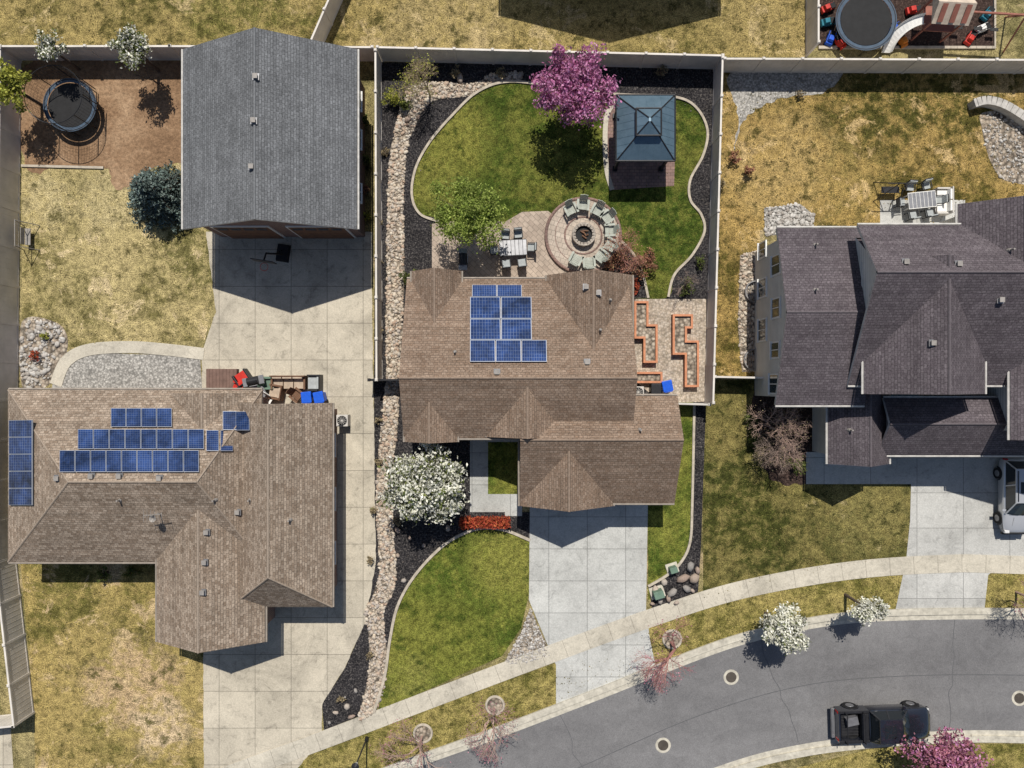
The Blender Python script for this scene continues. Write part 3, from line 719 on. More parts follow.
sheet('driveway',[(912,440),(1040,440),(1036,500),(1036,556),(1006,560),(988,575),(984,612),(894,616),(900,588),(906,560),(910,520)],.019,C_right)
sheet('driveway_side',[(1040,440),(1300,440),(1300,556),(1036,556)],.0165,C_right)
sheet('right_mulch_bed',[(757,380),(812,380),(814,470),(800,484),(770,478),(757,440)],.014,PMULCH,True,jag=.1)
sheet('patio_slab',[(880,200),(965,200),(965,240),(880,240)],.0135,C_right)
# street
up=[(-700,1150),(-300,1010),(0,910),(200,843),(385,770),(490,732),(600,690),(700,650),(760,631),(830,617),(900,612),(1024,611),(1200,616),(1500,660),(1900,760)]
lo=[(-500,1320),(-100,1130),(200,1010),(480,880),(620,814),(730,771),(800,753),(870,744),(950,739),(1024,739),(1200,745),(1500,790),(1800,870)]
U=[(p.x,p.y) for p in cat(up)];Lw=[(p.x,p.y) for p in cat(lo)]
sheet('road',U+Lw[::-1],.030,ASPH)
TAR=plain('tar_seam',(.10,.10,.104),.8,var=.2)
def wob(a,b,n,amp):
    return [(a[0]+(b[0]-a[0])*i/n+random.uniform(-amp,amp),a[1]+(b[1]-a[1])*i/n+random.uniform(-amp,amp)) for i in range(n+1)]
strip('road_seam',[(480,812),(600,758),(700,715),(800,686),(900,676),(1024,675),(1200,680)],.05,.03,.004,TAR)
strip('tar_crack',wob((760,640),(800,745),9,3),.045,.03,.0045,TAR); strip('tar_crack',wob((560,712),(600,820),8,3),.04,.03,.005,TAR); strip('tar_crack',wob((955,618),(948,733),9,2.5),.04,.03,.0045,TAR)
park=[(204,790),(238,770),(320,748),(420,711),(550,665),(650,627),(740,599),(850,577),(940,572),(1024,573),(1400,590)]
sheet('parkway',[(p.x,p.y) for p in cat(park)]+[(1500,655),(1200,614),(1024,609),(900,610),(830,615),(760,629),(700,648),(600,688),(490,730),(385,768),(200,840)],.0055,G_park)
for nm,pts,w in (('kerb',up,.40),('kerb',lo,.40)): strip(nm,pts,w,0,.13,C_kerb)
strip('gutter_pan',[(x+1.5,y+5.5) for x,y in up],.36,0,.036,C_kerb); strip('gutter_pan',[(x-1.5,y-5.5) for x,y in lo],.36,0,.036,C_kerb)
walk=[(-300,930),(0,850),(150,800),(240,766),(320,737),(420,699),(545,652),(650,614),(740,586),(845,567),(940,560),(1024,561),(1400,575)]
walk=[(x,y+4) for x,y in walk]
strip('sidewalk',walk,1.12,0,.045,C_walk)
mb=MB(); P=cat(wpts(walk),False,8); acc=0
for a,b in zip(P[:-1],P[1:]):
    d=b-a; L=d.length
    while acc<L:
        q=a+d*(acc/L); mb.box((q.x,q.y,.0455),(.022,1.1,.003),0,math.atan2(d.y,d.x)); acc+=1.5
    acc-=L
mb.make('sidewalk_joints',plain('joint_dark',(.20,.18,.15),.9))
sheet('south_parkway',[(780,772),(870,749),(950,744),(1024,744),(1400,770),(1400,1000),(600,1000),(620,850)],.0052,G_park)
CI=plain('cast_iron',(.10,.085,.07),.6,.4)
for p in ((731,677),(663,745),(1019,698)):
    x,y,_=W(*p); mb=MB(); mb.cyl((x,y,.03),(x,y,.038),.48,.48,32,1); mb.cyl((x,y,.03),(x,y,.046),.33,.33,32,0)
    for i in range(-2,3): mb.box((x+i*.1,y,.048),(.03,.4,.008),0)
    mb.make('manhole_cover',[CI,C_kerb])
# turf texture geometry
tufts('turf_left_back',[(24,170),(110,170),(120,190),(200,160),(216,290),(205,338),(60,346),(24,320)],16,.05,T_DRY)
tufts('turf_left_front',[(22,560),(203,560),(203,650),(165,640),(110,650),(85,690),(110,730),(150,768),(203,790),(40,790),(34,712)],16,.05,T_DRY)
tufts('turf_top',[(0,0),(804,0),(804,56),(0,56)],13,.055,T_MIX)
tufts('turf_right_back',[(720,75),(1024,75),(1024,225),(765,228),(740,260),(735,370),(712,370)],16,.055,T_MIX)
tufts('turf_right_front',[(705,382),(757,382),(780,480),(804,486),(904,486),(904,556),(780,580),(703,598)],16,.05,T_MIX)
tufts('turf_front_lawn',lawnff,18,.045,T_GRN); tufts('turf_back_lawn',[(p[0],p[1]) for p in cat(lawnb[:20]+[(600,285),(600,240),(560,212),(440,218)],True,3)],13,.045,T_GRN)
tufts('turf_parkway',[(320,768),(420,716),(550,670),(650,632),(740,604),(850,582),(900,578),(900,606),(830,612),(760,626),(700,644),(600,684),(490,727),(390,763)],18,.05,T_MIX)
tufts('mulch_chips',[(404,66),(712,70),(706,298),(674,298),(704,232),(690,190),(707,130),(672,95),(510,80),(452,114),(412,190),(405,270),(404,200)],25,.05,CHIP)
tufts('mulch_chips',[(400,440),(470,440),(462,532),(415,572),(396,600)],30,.05,CHIP)
# ================================================================= FENCES
fence('vinyl_fence',[(-60,60),(184,60)]); fence('vinyl_fence',[(184,60),(378,61)])
fence('vinyl_fence',[(383,61),(714,69)]); fence('vinyl_fence',[(716,72),(1200,74)])
fence('vinyl_fence',[(381,64),(382,380)]); fence('vinyl_fence',[(714,71),(705,402)])
fence('vinyl_fence',[(21,62),(18,400)]); fence('vinyl_fence',[(18,400),(16,556),(34,712)]); fence('vinyl_fence',[(34,712),(-60,722)])
fence('vinyl_fence',[(318,57),(360,-40)]); fence('vinyl_fence',[(806,56),(806,-80)])
fence('garden_fence',[(708,377),(756,378)],1.5); fence('garden_fence',[(635,402),(704,404)],1.2,LGREY); fence('side_gate',[(374,380),(403,380)],1.5,DARK)
# ================================================================= HOUSES
shop=House('detached_garage',R_shop,WBRICK,FASCW)
w=shop.block(183,357,49,229,'y',None,4.3,4.3,6.7)
xm=(w['x0']+w['x1'])/2
shop.gdoor(xm-2.2,w['y0'],3.2,3.0); shop.gdoor(xm+2.2,w['y0'],3.2,3.0)
for k in (.25,.6,.85): shop.win(w['x1'],w['y0']+(w['y1']-w['y0'])*k,2,1,.9,'E')
shop.vents([(256,77),(254,121),(252,167)]); shop.fin(WOODB)
h1=House('brick_house',R_left,WBRICK,FASC)
w1=h1.block(8,262,390,562,'x',482,3.0,3.0,5.7,5.2,2.6)
w2=h1.block(230,332,403,607,'y',None,3.05,3.05,5.25,2.3,0)
w3=h1.block(157,265,505,642,'y',None,3.1,3.1,4.8)
h1.block(170,250,393,470,'y',None,3.1,3.1,4.2)
h1.panels([(112,409,173,428,4,1),(79,430,205,450,8,1),(61,451,200,473,9,1),(207,431,232,452,2,1),(223,412,251,431,2,1),(11,420,35,505,1,5)])
h1.vents([(205,562),(203,592),(207,532),(58,478),(92,476),(120,476),(238,512),(160,478)])
h1.pipes([(215,500),(250,500),(290,520),(120,500)])
for k in (.2,.5,.8): h1.win(w2['x1'],w2['y0']+(w2['y1']-w2['y0'])*k,1.6,1.2,1.2,'E')
for k in (.15,.35,.55): h1.win(w1['x0']+(w1['x1']-w1['x0'])*k,w1['y1'],1.6,1.5,1.2,'N')
h1.gdoor((w3['x0']+w3['x1'])/2,w3['y0'],4.6,2.3); h1.gdoor(w2['x1']-2.2,w2['y0'],2.6,2.3); h1.fin()
c=h1.at(160,513); mb=MB(); mb.cyl((0,0,-.2),(0,0,.9),.03,.03,6)
mb.cyl((-.5,0,.8),(.5,.1,.8),.02,.02,5)
for i in range(6): mb.cyl((-.5+.2*i,-.35+.03*i,.8),(-.5+.2*i,.35-.03*i,.82),.012,.012,4)
mb.add([(.2*math.cos(a)-.1,.2*math.sin(a)-.2,.55+.08) for a in [i*.628 for i in range(10)]]+[(-.1,-.2,.5)],[(i,(i+1)%10,10) for i in range(10)],0)
mb.make('antenna',VENT,h1.e,loc=tuple(c))
h2=House('suburban_house',R_mid,WSTUC,FASC)
a=h2.block(403,633,279,438,'x',378,2.9,4.1,5.8)
h2.block(405,457,395,442,'y',None,4.15,4.15,5.1)
h2.block(412,461,271,330,'y',None,3.0,3.0,4.2)
b=h2.block(547,632,275,390,'y',None,2.95,2.95,5.0)
h2.block(487,567,380,437,'y',None,4.15,4.15,5.5)
g=h2.block(520,679,396,503,'x',440,3.7,2.95,5.2)
f=h2.block(520,613,432,506,'y',None,2.95,2.95,4.8)
h2.panels([(472,286,522,298,2,1),(470,298,532,320,2,1),(470,320,532,341,2,1),(470,341,547,363,3,1)])
h2.vents([(586,287),(598,293),(587,362),(497,372)]); h2.pipes([(455,352),(600,330),(610,300),(640,430)])
h2.win(a['x0']+3,a['y1'],1.5,1.6,1.3,'N'); h2.win(b['x0']+2,b['y1'],1.5,2,1.8,'N')
h2.gdoor(f['x0']+2.5,f['y0'],4.4,2.3); h2.gdoor(g['x1']-1.9,g['y0'],2.5,2.3); h2.fin()
h3=House('two_storey_house',R_right,WSID,FASCW)
w=h3.block(781,872,228,405,'x',312,4.9,4.7,6.3)
h3.block(862,1160,225,385,'x',272,6.3,5.2,8.3,0,2)
m=h3.block(864,985,262,394,'y',None,5.9,5.9,8.1)
h3.block(958,1046,204,280,'y',None,6.2,6.2,7.9)
h3.block(1010,1160,330,440,'y',None,5.6,5.6,7.4)
g=h3.block(884,1160,398,455,'x',424,4.0,3.4,4.7)
g2=h3.block(828,889,385,464,'y',None,3.2,3.2,4.6)
for i,(py,z,ww,hh) in enumerate([(265,3.7,1.0,1.1),(288,1.5,1.0,1.1),(308,3.7,1,1),(330,1.5,1.2,1.1),(350,3.6,.8,1),(384,3.4,1,1.2),(250,1.5,.8,1)]):
    h3.win(w['x0'],W(0,py,z)[1],z,ww,hh,'W')
h3.win(w['x0']+2,w['y1'],1.6,2.2,1.8,'N'); h3.win(m['x0']+1.5,m['y0'],4.2,1.6,1.3,'S'); h3.gdoor(g['x0']+4,g['y0'],4.8,2.3); h3.gdoor(g['x0']+9,g['y0'],2.6,2.3)
h3.vents([(932,343),(958,264),(1000,300),(905,262)]); h3.pipes([(815,245),(815,290),(850,430),(1010,250)])
h3.fin()
# neighbour house beyond the back fence (outside the frame; its shadow reaches the lawn)
h4=House('neighbour_house',R_mid,WSTUC,FASC)
h4.block(500,750,-330,-104,'y',None,5.6,5.6,8.2); h4.fin()
mb=MB(); x,y,_=W(905,395,3.2); mb.box((x,y,3.2),(1.6,.9,.08),0,0,1,0,-.25); mb.cyl((x-.7,y+.4,2.4),(x-.7,y-.3,3.1),.03,.03,6,0); mb.make('porch_shade_panel',TEAL)  # added dark teal panel, its colour stands in for the porch shadow
for p in ((749,292),(748,360)):
    x,y,_=W(*p); mb=MB(); n=14; V=[];F=[]
    for i in range(n+1):
        t=math.pi/2+math.pi*i/n
        for r,z in ((.62,.02),(.62,.3),(.68,.3),(.68,.02)): V.append((x+.35+r*math.cos(t),y+r*math.sin(t),z))
    for i in range(n):
        for k in range(3): F.append((i*4+k,i*4+4+k,i*4+5+k,i*4+k+1))
    mb.add(V,F,0)
    for i in range(5): mb.cyl((x-.2+.13*i,y-.55+abs(i-4)*.07,.29),(x-.2+.13*i,y+.55-abs(i-4)*.07,.29),.015,.015,4,0)
    mb.make('window_well',[GREYM])
# ================================================================= YARD OBJECTS
TPAD=plain('tramp_pad',(.05,.08,.12),.6)
def trampoline(px,py,rpx,net=True):
    x,y,_=W(px,py,.9); R=rpx/S; mb=MB(); mb.cyl((0,0,.88),(0,0,.9),R*.8,R*.8,40,1); mb.ring((0,0,.9),R*.93,.045,40,6,0)
    V=[]
    for i in range(40):
        t=2*math.pi*i/40; V+=[(R*.82*math.cos(t),R*.82*math.sin(t),.92),(R*.97*math.cos(t),R*.97*math.sin(t),.935)]
    F=[(2*i,2*i+1,(2*i+3)%80,(2*i+2)%80) for i in range(40)]; mb.add(V,F,2)
    for i in range(8):
        t=2*math.pi*i/8; c,s=math.cos(t),math.sin(t); mb.cyl((R*.93*c,R*.93*s,.0),(R*.93*c,R*.93*s,.9),.03,.03,6,0)
        if net: mb.cyl((R*1.02*c,R*1.02*s,.3),(R*1.02*c,R*1.02*s,2.5),.03,.03,6,0)
    if net:
        mb.ring((0,0,2.5),R*1.02,.025,40,5,0)
        for k in range(60):
            t=2*math.pi*k/60; mb.cyl((R*1.0*math.cos(t),R*1.0*math.sin(t),.95),(R*1.0*math.cos(t),R*1.0*math.sin(t),2.5),.006,.006,3,0,False)
        for k in range(5): mb.ring((0,0,1.15+k*.28),R*1.0,.006,40,3,0)
    mb.make('trampoline',[DARK,BLACK,TPAD],loc=(x,y,0))
trampoline(70,105,27); trampoline(866,20,31,False)
def playset(px,py):
    x,y,_=W(px,py); mb=MB()
    for a in(-.9,.9):
        for b in(-.7,.7): mb.box((a,b,1.3),(.1,.1,2.6),0)
    mb.box((0,0,1.3),(1.9,1.5,.08),0)
    mb.add([(-1.1,-.95,2.5),(1.1,-.95,2.5),(1.1,.95,2.5),(-1.1,.95,2.5),(-1.1,0,3.2),(1.1,0,3.2)],[(0,1,5,4),(2,3,4,5),(3,0,4),(1,2,5)],1)
    for k in range(3): mb.box((-.7+.7*k,-.5,2.92),(.3,.98,.03),0,0,1,0,.63)
    mb.box((2.8,0,2.3),(3.8,.1,.12),0)
    for s in(-1,1): mb.cyl((4.6,0,2.3),(4.9,s*1.1,0),.05,.05,6,0)
    for k in(1.7,2.9,3.9):
        for s in(-.2,.2): mb.cyl((k+s,0,2.3),(k+s,0,.55),.012,.012,4,3)
        mb.box((k,0,.53),(.5,.2,.04),3)
    secs=[]
    for i in range(14):
        t=i/13; ang=t*1.6; cx=-1-1.5*math.sin(ang); cy=-.2-1.4*(1-math.cos(ang)); z=1.35*(1-t)+.15; d=Vector((-math.cos(ang),-math.sin(ang),0)); n=Vector((-d.y,d.x,0))
        c=Vector((cx,cy,z)); secs.append([c-n*.32+Vector((0,0,.22)),c-n*.24,c+n*.24,c+n*.32+Vector((0,0,.22)),c+n*.28-Vector((0,0,.04)),c-n*.28-Vector((0,0,.04))])
    mb.loft(secs,2)
    for k in range(6): mb.box((.3,.78+.05*k,1.25-.22*k),(.6,.08,.05),0)
    mb.make('playset',[plain('playset_wood',(.28,.11,.08),.7),plain('tan_canopy',(.5,.42,.34),.8),WHITE,plain('swing_black',(.03,.03,.03),.6)],loc=(x,y,0),rz=-.06)
playset(926,30)
ORG=plain('orange_plastic',(.6,.2,.03),.4)
def toycar(px,py,m,rz):
    x,y,_=W(px,py); mb=MB(); mb.box((0,0,.22),(.9,.45,.2),0,0,.9); mb.box((-.1,0,.42),(.4,.38,.2),0,0,.75); mb.box((.3,0,.34),(.3,.36,.05),1)
    for a in(-.28,.28):
        for b in(-.22,.22): mb.cyl((a,b-.04,.12),(a,b+.04,.12),.12,.12,12,1)
    mb.make('ride_on_toy',[m,BLACK],loc=(x,y,.01),rz=rz,bevel=.03)
for a in ((826,10,RED,.4),(829,40,BLUE,1.2),(826,24,TEAL,.2),(900,42,ORG,2),(985,16,TEAL,.9),(980,30,WHITE,.4),(911,12,RED,.2),(838,44,RED,2.2),(893,30,BLUE,.6),(968,40,RED,1)): toycar(*a)
def hoop(px,py):
    x,y,_=W(px,py); mb=MB(); mb.box((0,.3,.15),(.8,1.1,.28),0,0,.85); mb.cyl((0,.2,.2),(0,-.25,2.9),.06,.06,8,0); mb.cyl((0,.45,.25),(0,-.05,1.6),.03,.03,6,0)
    mb.box((0,-.75,3.1),(1.3,.05,.8),1); mb.cyl((0,-.25,2.9),(0,-.72,3.1),.05,.05,6,0); mb.ring((0,-1.05,2.9),.23,.015,20,5,2)
    for i in range(10):
        t=2*math.pi*i/10; mb.cyl((.23*math.cos(t),-1.05+.23*math.sin(t),2.9),(.14*math.cos(t+.3),-1.05+.14*math.sin(t+.3),2.5),.006,.006,3,1)
    mb.make('basketball_hoop',[BLACK,DARK,RED],loc=(x,y,.015),rz=-.15)
hoop(283,258)
# left patio
sheet('left_patio',[(202,372),(332,372),(332,412),(202,412)],.0175,C_left)
dk=MB(); x,y,_=W(222,381,.3); dk.box((x,y,.2),(1.9,1.5,.36),0)
for i in range(9): dk.box((x-.84+.21*i,y,.39),(.19,1.48,.03),0)
dk.make('wood_deck',[plain('brown_composite',(.16,.10,.08),.8)])
grill(259,381,.2)
def lounge(px,py,w,mat,rz=0,frame=DARK):
    x,y,_=W(px,py); mb=MB(); mb.box((0,0,.2),(w,.8,.3),0); n=max(1,round(w/.7))
    for i in range(n): mb.box((-w/2+(i+.5)*w/n,.05,.42),(w/n-.05,.62,.16),1); mb.box((-w/2+(i+.5)*w/n,-.32,.62),(w/n-.05,.16,.42),1,0,1,0,.12)
    for s in(-1,1): mb.box((s*(w/2+.06),0,.32),(.12,.82,.6),0)
    mb.box((0,-.42,.45),(w+.24,.08,.85),0); mb.make('outdoor_sofa',[frame,mat],loc=(x,y,.02),rz=rz,bevel=.03)
lounge(291,383,1.9,TAN,math.pi,WOODB); lounge(316,383,.8,CUSH,1.57,DARK); lounge(245,378,.7,RED,.6)
lounge(278,392,.7,TAN,1.4,WOODB)
def bin_(px,py,mat,rz=0):
    x,y,_=W(px,py); mb=MB(); mb.box((0,0,.52),(.5,.55,.9),0,math.pi,1.0); mb.box((0,0,1.0),(.62,.68,.07),0); mb.box((0,-.36,.98),(.5,.06,.06),0)
    for s in(-1,1): mb.cyl((s*.24,-.3,.1),(s*.3,-.3,.1),.12,.12,10,1)
    mb.make('wheelie_bin',[mat,BLACK],loc=(x,y,.02),rz=rz,bevel=.03)
bin_(323,397,BLUE,.2); bin_(311,397,BLUE,.1); bin_(664,386,BLUE,.2); bin_(653,389,DARK,0)
def rtable(px,py,m):
    x,y,_=W(px,py); mb=MB(); mb.cyl((0,0,.7),(0,0,.74),.5,.5,24,0); mb.cyl((0,0,0),(0,0,.7),.05,.05,8,1); mb.cyl((0,0,0),(0,0,.04),.3,.3,16,1)
    mb.make('round_table',[m,DARK],loc=(x,y,.02))
rtable(262,393,GREYM)
for i,(px,py,m) in enumerate([(271,383,GREENB),(251,392,TAN),(240,388,RED),(268,400,WHITE),(299,395,WOODB)]):
    x,y,_=W(px,py); adirondack(x,y,.02,i*1.4,m)
dining(915,203,.1,WHITE,CUSH); lounge(938,203,1.4,WHITE,1.57,LGREY); 
x,y,_=W(886,192); mb=MB()
for s in(-.8,.8): mb.cyl((s,-.6,0),(s*.2,0,1.9),.03,.03,6); mb.cyl((s,.6,0),(s*.2,0,1.9),.03,.03,6)
mb.cyl((-.9,0,1.9),(.9,0,1.9),.03,.03,6); mb.box((0,0,.5),(1.1,.4,.04)); 
for s in(-.5,.5): mb.cyl((s,0,.5),(s,0,1.9),.01,.01,4)
mb.make('porch_swing',DARK,loc=(x,y,0))
x,y,_=W(32,238); mb=MB()
for t in(-.9,.9):
    for s in(-.6,.6): mb.cyl((s,t,0),(0,t,1.8),.03,.03,6)
mb.cyl((0,-.95,1.8),(0,.95,1.8),.03,.03,6); mb.box((0,0,.45),(.4,1.2,.04)); mb.box((-.22,0,.7),(.04,1.2,.4))
for t in(-.6,.6): mb.cyl((0,t,.45),(0,t,1.8),.012,.012,4)
mb.make('garden_swing',VENT,loc=(x,y,0),scale=.85)
for p in((636,392),(345,420)):
    x,y,_=W(*p); mb=MB(); mb.box((0,0,.4),(.7,.7,.7),0); mb.cyl((0,0,.75),(0,0,.78),.3,.3,24,1)
    for i in range(6): mb.box((0,0,.79),(.56,.02,.02),0,i*math.pi/6)
    mb.make('air_conditioner',[LGREY,BLACK],loc=(x,y,.02),bevel=.03)
mb=MB(); mb.cyl((0,0,0),(0,0,3.0),.06,.04,8); mb.cyl((0,0,3.0),(0,0,3.3),.12,.2,8,1); mb.cyl((0,0,3.3),(0,0,3.45),.24,.05,8); mb.cyl((0,0,0),(0,0,.3),.13,.1,8)
mb.make('street_lamp',[DARK,LAMP],loc=(W(367,738)[0],W(367,738)[1],0))
# ================================================================= VEHICLES
GEAR=plain('gear',(.12,.12,.13),.8)
def vehicle(kind,x,y,rz,paint):
    e=empty('pickup_truck' if kind=='p' else 'parked_suv',(x,y,.03)); e.rotation_euler[2]=rz
    pk=kind=='p'; Lh=2.85 if pk else 2.3; Wd=.98 if pk else .93
    def sec(xx,w,zb,zt,ch=.12): 
        return [(xx,-w,zb+.1),(xx,-w*1.0,zb+.45),(xx,-w,zt-ch),(xx,-w+ch,zt-.02),(xx,-w*.5,zt+.02),(xx,0,zt+.035),(xx,w*.5,zt+.02),(xx,w-ch,zt-.02),(xx,w,zt-ch),(xx,w,zb+.45),(xx,w,zb+.1),(xx,w-.1,zb),(xx,-w+.1,zb)]
    b=MB()
    zt=1.12 if pk else 1.0
    back=-.98 if pk else -Lh
    ss=[]
    if not pk: ss+= [sec(-Lh,Wd*.82,.4,zt-.12),sec(-Lh+.12,Wd*.94,.35,zt-.02)]
    else: ss+= [sec(back,Wd,.38,zt)]
    ss+= [sec(back+.6,Wd,.32,zt),sec(.6,Wd,.32,zt+.01),sec(1.2 if pk else .95,Wd,.32,zt),sec(Lh-.75,Wd*.985,.34,zt-.06),sec(Lh-.3,Wd*.95,.38,zt-.12),sec(Lh-.06,Wd*.84,.42,zt-.22),sec(Lh,Wd*.78,.46,zt-.3)]
    b.loft(ss,0); b.make('body',paint,e,smooth=True)
    c0,c1=(-.95,1.35) if pk else (-Lh+.12,1.05)
    t0,t1=(-.72,.62) if pk else (-Lh+.55,.3)
    z0,z1=zt-.02,(1.86 if pk else 1.6); wb,wt=Wd-.07,Wd-.27
    g=MB(); g.loft([[(c0,-wb,z0),(c1,-wb,z0),(c1+.12,-wb*.5,z0),(c1+.15,0,z0),(c1+.12,wb*.5,z0),(c1,wb,z0),(c0,wb,z0)],[(t0,-wt,z1),(t1,-wt,z1),(t1+.08,-wt*.5,z1),(t1+.1,0,z1),(t1+.08,wt*.5,z1),(t1,wt,z1),(t0,wt,z1)]],0)
    g.make('glasshouse',CGLASS,e,bevel=.02)
    r=MB(); r.box(((t0+t1)/2,0,z1+.012),(t1-t0+.06,2*wt+.06,.05),0,0,.96)
    for s in(-1,1):
        for (pa,pb) in (((c0,z0),(t0,z1)),((c1,z0),(t1,z1)),(((c0+c1)/2-.1,z0),((t0+t1)/2-.1,z1))):
            r.cyl((pa[0],s*(wb-.0),pa[1]),(pb[0],s*(wt-.0),pb[1]),.045,.045,6,0)
        if not pk: r.cyl((t0+.1,s*(wt-.1),z1+.08),(t1-.1,s*(wt-.1),z1+.08),.025,.025,6,1)
        r.box((c1-.25,s*(Wd+.13),zt+.08),(.12,.22,.16),0)
    r.box(((t0+t1)/2+(-.05 if pk else .1),0,z1+.043),(.7,.8,.012),2)
    for s in(-1,1): r.cyl((c1+.2,s*.35,zt+.03),(Lh-.5,s*.42,zt-.06),.018,.018,5,0); r.cyl((c1+.08,s*.1,zt+.06),(c1+.02,s*.65,zt+.09),.012,.012,4,1)
    r.make('roof',[paint,DARK,CGLASS],e,bevel=.01)
    if pk:
        d=MB(); x0,x1=-Lh,-1.0
        for s in(-1,1):
            d.box(((x0+x1)/2,s*(Wd-.07),.78),(x1-x0,.14,.72),0); d.box(((x0+x1)/2,s*(Wd-.07),1.15),(x1-x0,.17,.035),1)
        d.box((x0+.05,0,.8),(.1,2*Wd-.3,.66),0); d.box(((x0+x1)/2,0,.62),(x1-x0-.1,2*Wd-.3,.06),1)
        for i in range(9): d.box(((x0+x1)/2,-.72+.18*i,.66),(x1-x0-.2,.06,.03),1)
        for xx in (x0+.35,x0+1.45):
            d.cyl((xx,-Wd+.07,1.5),(xx,Wd-.07,1.5),.035,.035,6,1)
            for s in(-1,1): d.cyl((xx,s*(Wd-.07),1.15),(xx,s*(Wd-.07),1.5),.03,.03,6,1)
        d.box((x0+.9,.25,.85),(.7,.5,.35),2,.2); d.box((x1-.25,0,1.0),(.4,1.6,.36),1)
        d.box((x0-.1,0,.5),(.2,1.8,.18),3); d.make('bed',[paint,DARK,GEAR,GREYM],e,bevel=.015)
    w=MB(); wr=.42 if pk else .35
    for a in ((1.9,-1.85) if pk else (1.42,-1.35)):
        for s in(-1,1):
            w.cyl((a,s*(Wd-.24),wr),(a,s*(Wd+.03),wr),wr,wr,24,0); w.cyl((a,s*(Wd+.02),wr),(a,s*(Wd+.045),wr),wr*.6,wr*.55,16,1)
            P=[];F=[]
            for i in range(11):
                t=math.pi*i/10
                for yy,rr in ((s*(Wd-.02),wr+.03),(s*(Wd+.03),wr+.03),(s*(Wd+.03),wr+.09),(s*(Wd-.02),wr+.09)): P.append((a+rr*math.cos(t),yy,wr+rr*math.sin(t)))
            for i in range(10):
                for k in range(4): F.append((i*4+k,i*4+(k+1)%4,i*4+4+(k+1)%4,i*4+4+k))
            w.add(P,F,2)
    w.make('wheels',[BLACK,GREYM,DARK],e)
    l=MB()
    for s in(-1,1): l.box((Lh-.12,s*Wd*.72,.78),(.18,.3,.14),0); l.box((-Lh+.02,s*(Wd-.14),.85),(.1,.14,.34),1)
    l.box((Lh-.02,0,.72),(.1,1.0,.25),2); l.box((Lh+.02,0,.5),(.16,1.6,.18),2); l.make('lights_and_grille',[LAMP,TAIL,DARK],e,bevel=.02)
    return e
x,y,_=W(876,717); vehicle('p',x,y,.03,PAINTB)
x,y,_=W(1008,494); vehicle('s',x,y,-math.pi/2,PAINTW)
# ================================================================= TREES
tree('pink_redbud_tree',573,84,46,3.6,[LP,LPB],11500,.10,.7,95,.2,seed=1,shell=.3,gf=.2)
tree('spring_green_tree',470,213,43,3.6,LG,12500,.08,.7,95,.2,seed=2,shell=.25,bark=BARKG)
tree('white_blossom_tree',426,483,49,3.4,[LW,LGD],16000,.11,.65,110,.2,seed=3,shell=.25,gf=.25)
tree('white_blossom_tree',784,630,26,3.0,[LW,LGD],6000,.09,.9,50,.27,seed=4,shell=.3,gf=.12)
tree('white_blossom_tree',868,609,20,2.8,[LW,LGD],3200,.08,.9,36,.28,seed=5,shell=.3,gf=.12)
tree('white_blossom_tree',133,48,24,3.0,[LW,LGD],2800,.09,.8,34,.26,seed=6,gf=.4,shell=.4)
tree('white_blossom_tree',50,48,17,2.8,[LW,LGD],1500,.08,.8,24,.3,seed=7,gf=.4,shell=.4)
tree('yellow_green_tree',8,85,24,3.0,LY,3200,.10,.8,34,.26,seed=8,shell=.4)
tree('pink_redbud_tree',943,766,44,3.2,[LPD,LP],7500,.10,.7,70,.22,seed=9,shell=.3)
def spruce(px,py,r,h):
    global rng; rng=np.random.default_rng(3); x,y,_=W(px,py); e=empty('blue_spruce_tree',(x,y,0)); t=MB(); t.cyl((0,0,0),(0,0,h),.16,.02,8,0,False); C=[]
    lev=16
    for k in range(lev):
        z=.25+(h-.4)*k/lev; R=r*(1-k/lev)**.8*rng.uniform(.88,1.08); nb=max(5,int(18*(1-k/lev)+4))
        for b in range(nb):
            a=2*math.pi*(b+rng.random()*.8)/nb; Rb=R*rng.uniform(.75,1.12); t.cyl((0,0,z+.1),(Rb*math.cos(a),Rb*math.sin(a),z-.05),.03,.008,4,0,False)
            n=int(46*Rb)+8; s=rng.random(n)**.7; wv=.12+.22*(1-s)
            C.append(np.stack([Rb*s*math.cos(a)+rng.normal(size=n)*wv*.6,Rb*s*math.sin(a)+rng.normal(size=n)*wv*.6,z+.12-.15*s+rng.normal(size=n)*.07],1))
    t.make('trunk',BARK,e); crown('needles',np.concatenate(C),.09,LSP,e)
spruce(167,200,2.2,3.8)
e=empty('red_hedge',(0,0,0)); hx0,hy0,_=W(461,525); hx1,hy1,_=W(509,517)
n=2600; C=np.stack([rng.uniform(hx0,hx1,n),rng.uniform(hy0,hy1,n)+.14*np.sin(rng.uniform(0,6,n)),rng.uniform(.1,.75,n)**.8],1); C[:,0]+=rng.normal(size=n)*.06; crown('leaves',C,.08,LRED,e)
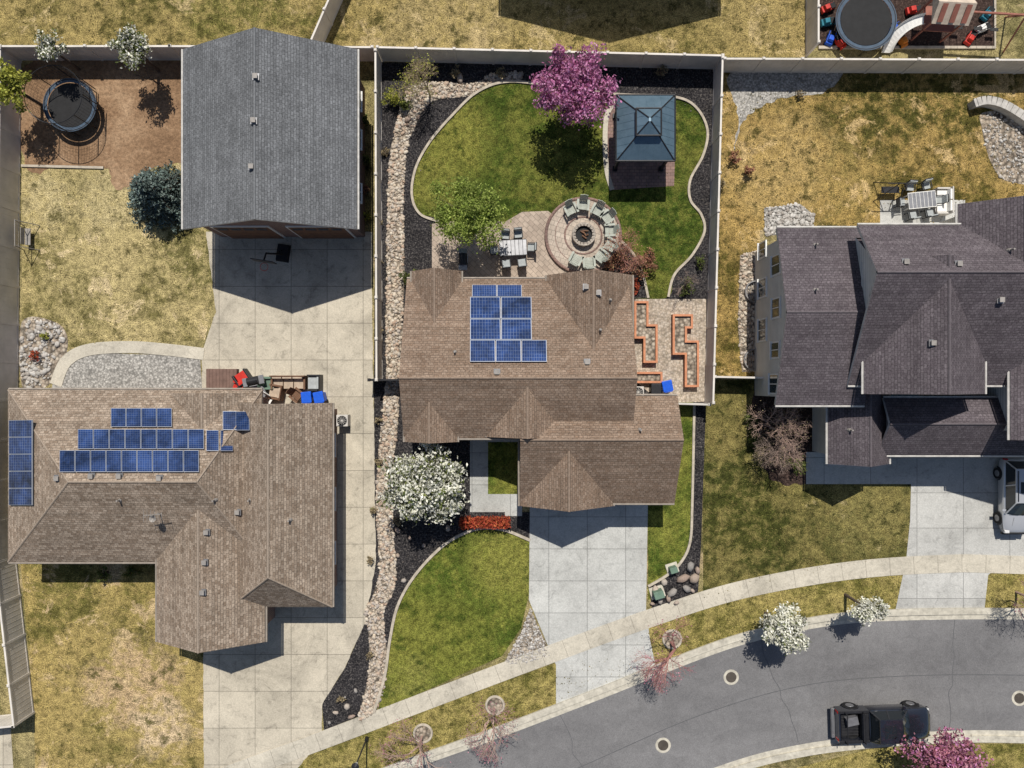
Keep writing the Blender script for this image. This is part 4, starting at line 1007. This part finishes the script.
for i,(px,py,r,h,m,n) in enumerate([(392,98,12,1.0,LY,700),(406,103,9,.9,LGD,500),(410,277,10,1.2,LGD,600),(412,280,8,.8,LY,300),(622,258,14,1.0,LRS,500),(640,268,18,1.3,LRS,800),(633,285,10,.9,LRED,300),(610,264,9,.8,LRS,350),(650,255,10,.9,LRS,350),
  (748,170,7,.8,LRS,300),(770,452,24,1.4,LDRY,900),(750,418,8,.8,LGD,250),(757,440,12,.9,LGD,500),(796,465,13,1.0,LGD,500),(735,158,8,.8,LRS,250),(35,355,7,.6,LRED,220),(45,336,5,.5,LY,150),(500,72,7,.5,LDRY,200),(662,70,8,.6,LDRY,250),(455,72,7,.6,LDRY,220),
  (686,288,11,.8,LGD,260),(700,262,8,.8,LGD,220),(385,152,5,.5,LDRY,150),(379,225,5,.6,LDRY,150),(378,262,5,.6,LDRY,150),(380,330,5,.6,LDRY,150),(378,420,5,.6,LDRY,150),(379,462,5,.6,LDRY,150),(373,510,5,.6,LDRY,150),(370,560,5,.5,LDRY,150),(398,520,6,.5,LDRY,180),(365,215,6,.6,LY,150),(367,160,6,.9,LGD,250),(366,120,6,.9,LGD,250),(366,190,6,.9,LRS,250),(130,572,8,.8,LGD,300),(104,574,8,.8,LGD,300),(370,655,5,.5,LDRY,120),(340,700,5,.5,LDRY,120),(800,95,6,.5,LDRY,120),(722,185,7,.9,LDRY,200)]):
    shrub('shrub',px,py,r,h,m,n,.065,seed=20+i)
TT=plain('tan_twigs',(.38,.30,.19),.9)
baretree('bare_shrub',430,96,3.0,.55,6,TT,1,r=.06,leaves=LY,nl=500,leaf=.05,k=4)
baretree('bare_shrub',404,92,1.8,.6,4,TT,2,r=.04,leaves=LY,nl=300,leaf=.05)
PT=plain('pinkish_twigs',(.40,.28,.23),.9)
baretree('bare_tree',770,428,3.6,.6,6,PT,3,r=.08,leaves=LDRY,nl=600,leaf=.04,k=5); baretree('bare_tree',764,452,3.0,.65,6,BARKG,4,r=.07,k=4)
baretree('bare_tree',621,262,2.8,.6,6,plain('red_twigs',(.38,.19,.15),.9),5,r=.06,leaves=LRS,nl=900,leaf=.05,k=4)
baretree('bare_tree',684,286,1.8,.65,5,None,6,r=.04); baretree('bare_tree',158,84,1.8,.5,4,BARK,7,r=.04)
RT=plain('red_bark',(.36,.17,.15),.9)
for i,p in enumerate(((672,639),(495,705),(423,733))):
    x,y,_=W(*p); mb=MB(); mb.cyl((x,y,0),(x,y,.06),.5,.45,24,0); mb.ring((x,y,.05),.55,.08,32,6,1); mb.make('tree_ring',[GRAVT,C_edge])
    baretree('young_street_tree',p[0]-1,p[1]+3,3.8,.42,6,RT if i==0 else PT,30+i,r=.075,leaves=LPD,nl=520,leaf=.05,k=4)
baretree('young_street_tree',1016,592,3.6,.45,6,PT,44,r=.07,leaves=LPD,nl=300,leaf=.05,k=4)
# ================================================================= LIGHT / CAMERA
EL=57
sl=bpy.data.lights.new('sun','SUN'); sl.energy=4.9; sl.angle=math.radians(.5); sl.color=(1,.95,.865)
so=bpy.data.objects.new('sun',sl); sc.collection.objects.link(so); so.rotation_euler=(-math.radians(90-EL),0,math.radians(-1)); so.location=(0,20,40)
wd=bpy.data.worlds.new('World'); sc.world=wd; wd.use_nodes=True; nt=wd.node_tree; bg=nt.nodes['Background']
sk=nt.nodes.new('ShaderNodeTexSky'); sk.sky_type='NISHITA'; sk.sun_disc=False; sk.sun_elevation=math.radians(EL); sk.sun_rotation=0
nt.links.new(sk.outputs[0],bg.inputs[0]); bg.inputs[1].default_value=.075
cd=bpy.data.cameras.new('camera'); co=bpy.data.objects.new('camera',cd); sc.collection.objects.link(co); co.location=(0,0,H)
cd.sensor_width=36; cd.lens=18*H/32; cd.clip_end=6000; sc.camera=co
sc.view_settings.view_transform='Standard'; sc.view_settings.look='None'; sc.view_settings.exposure=0
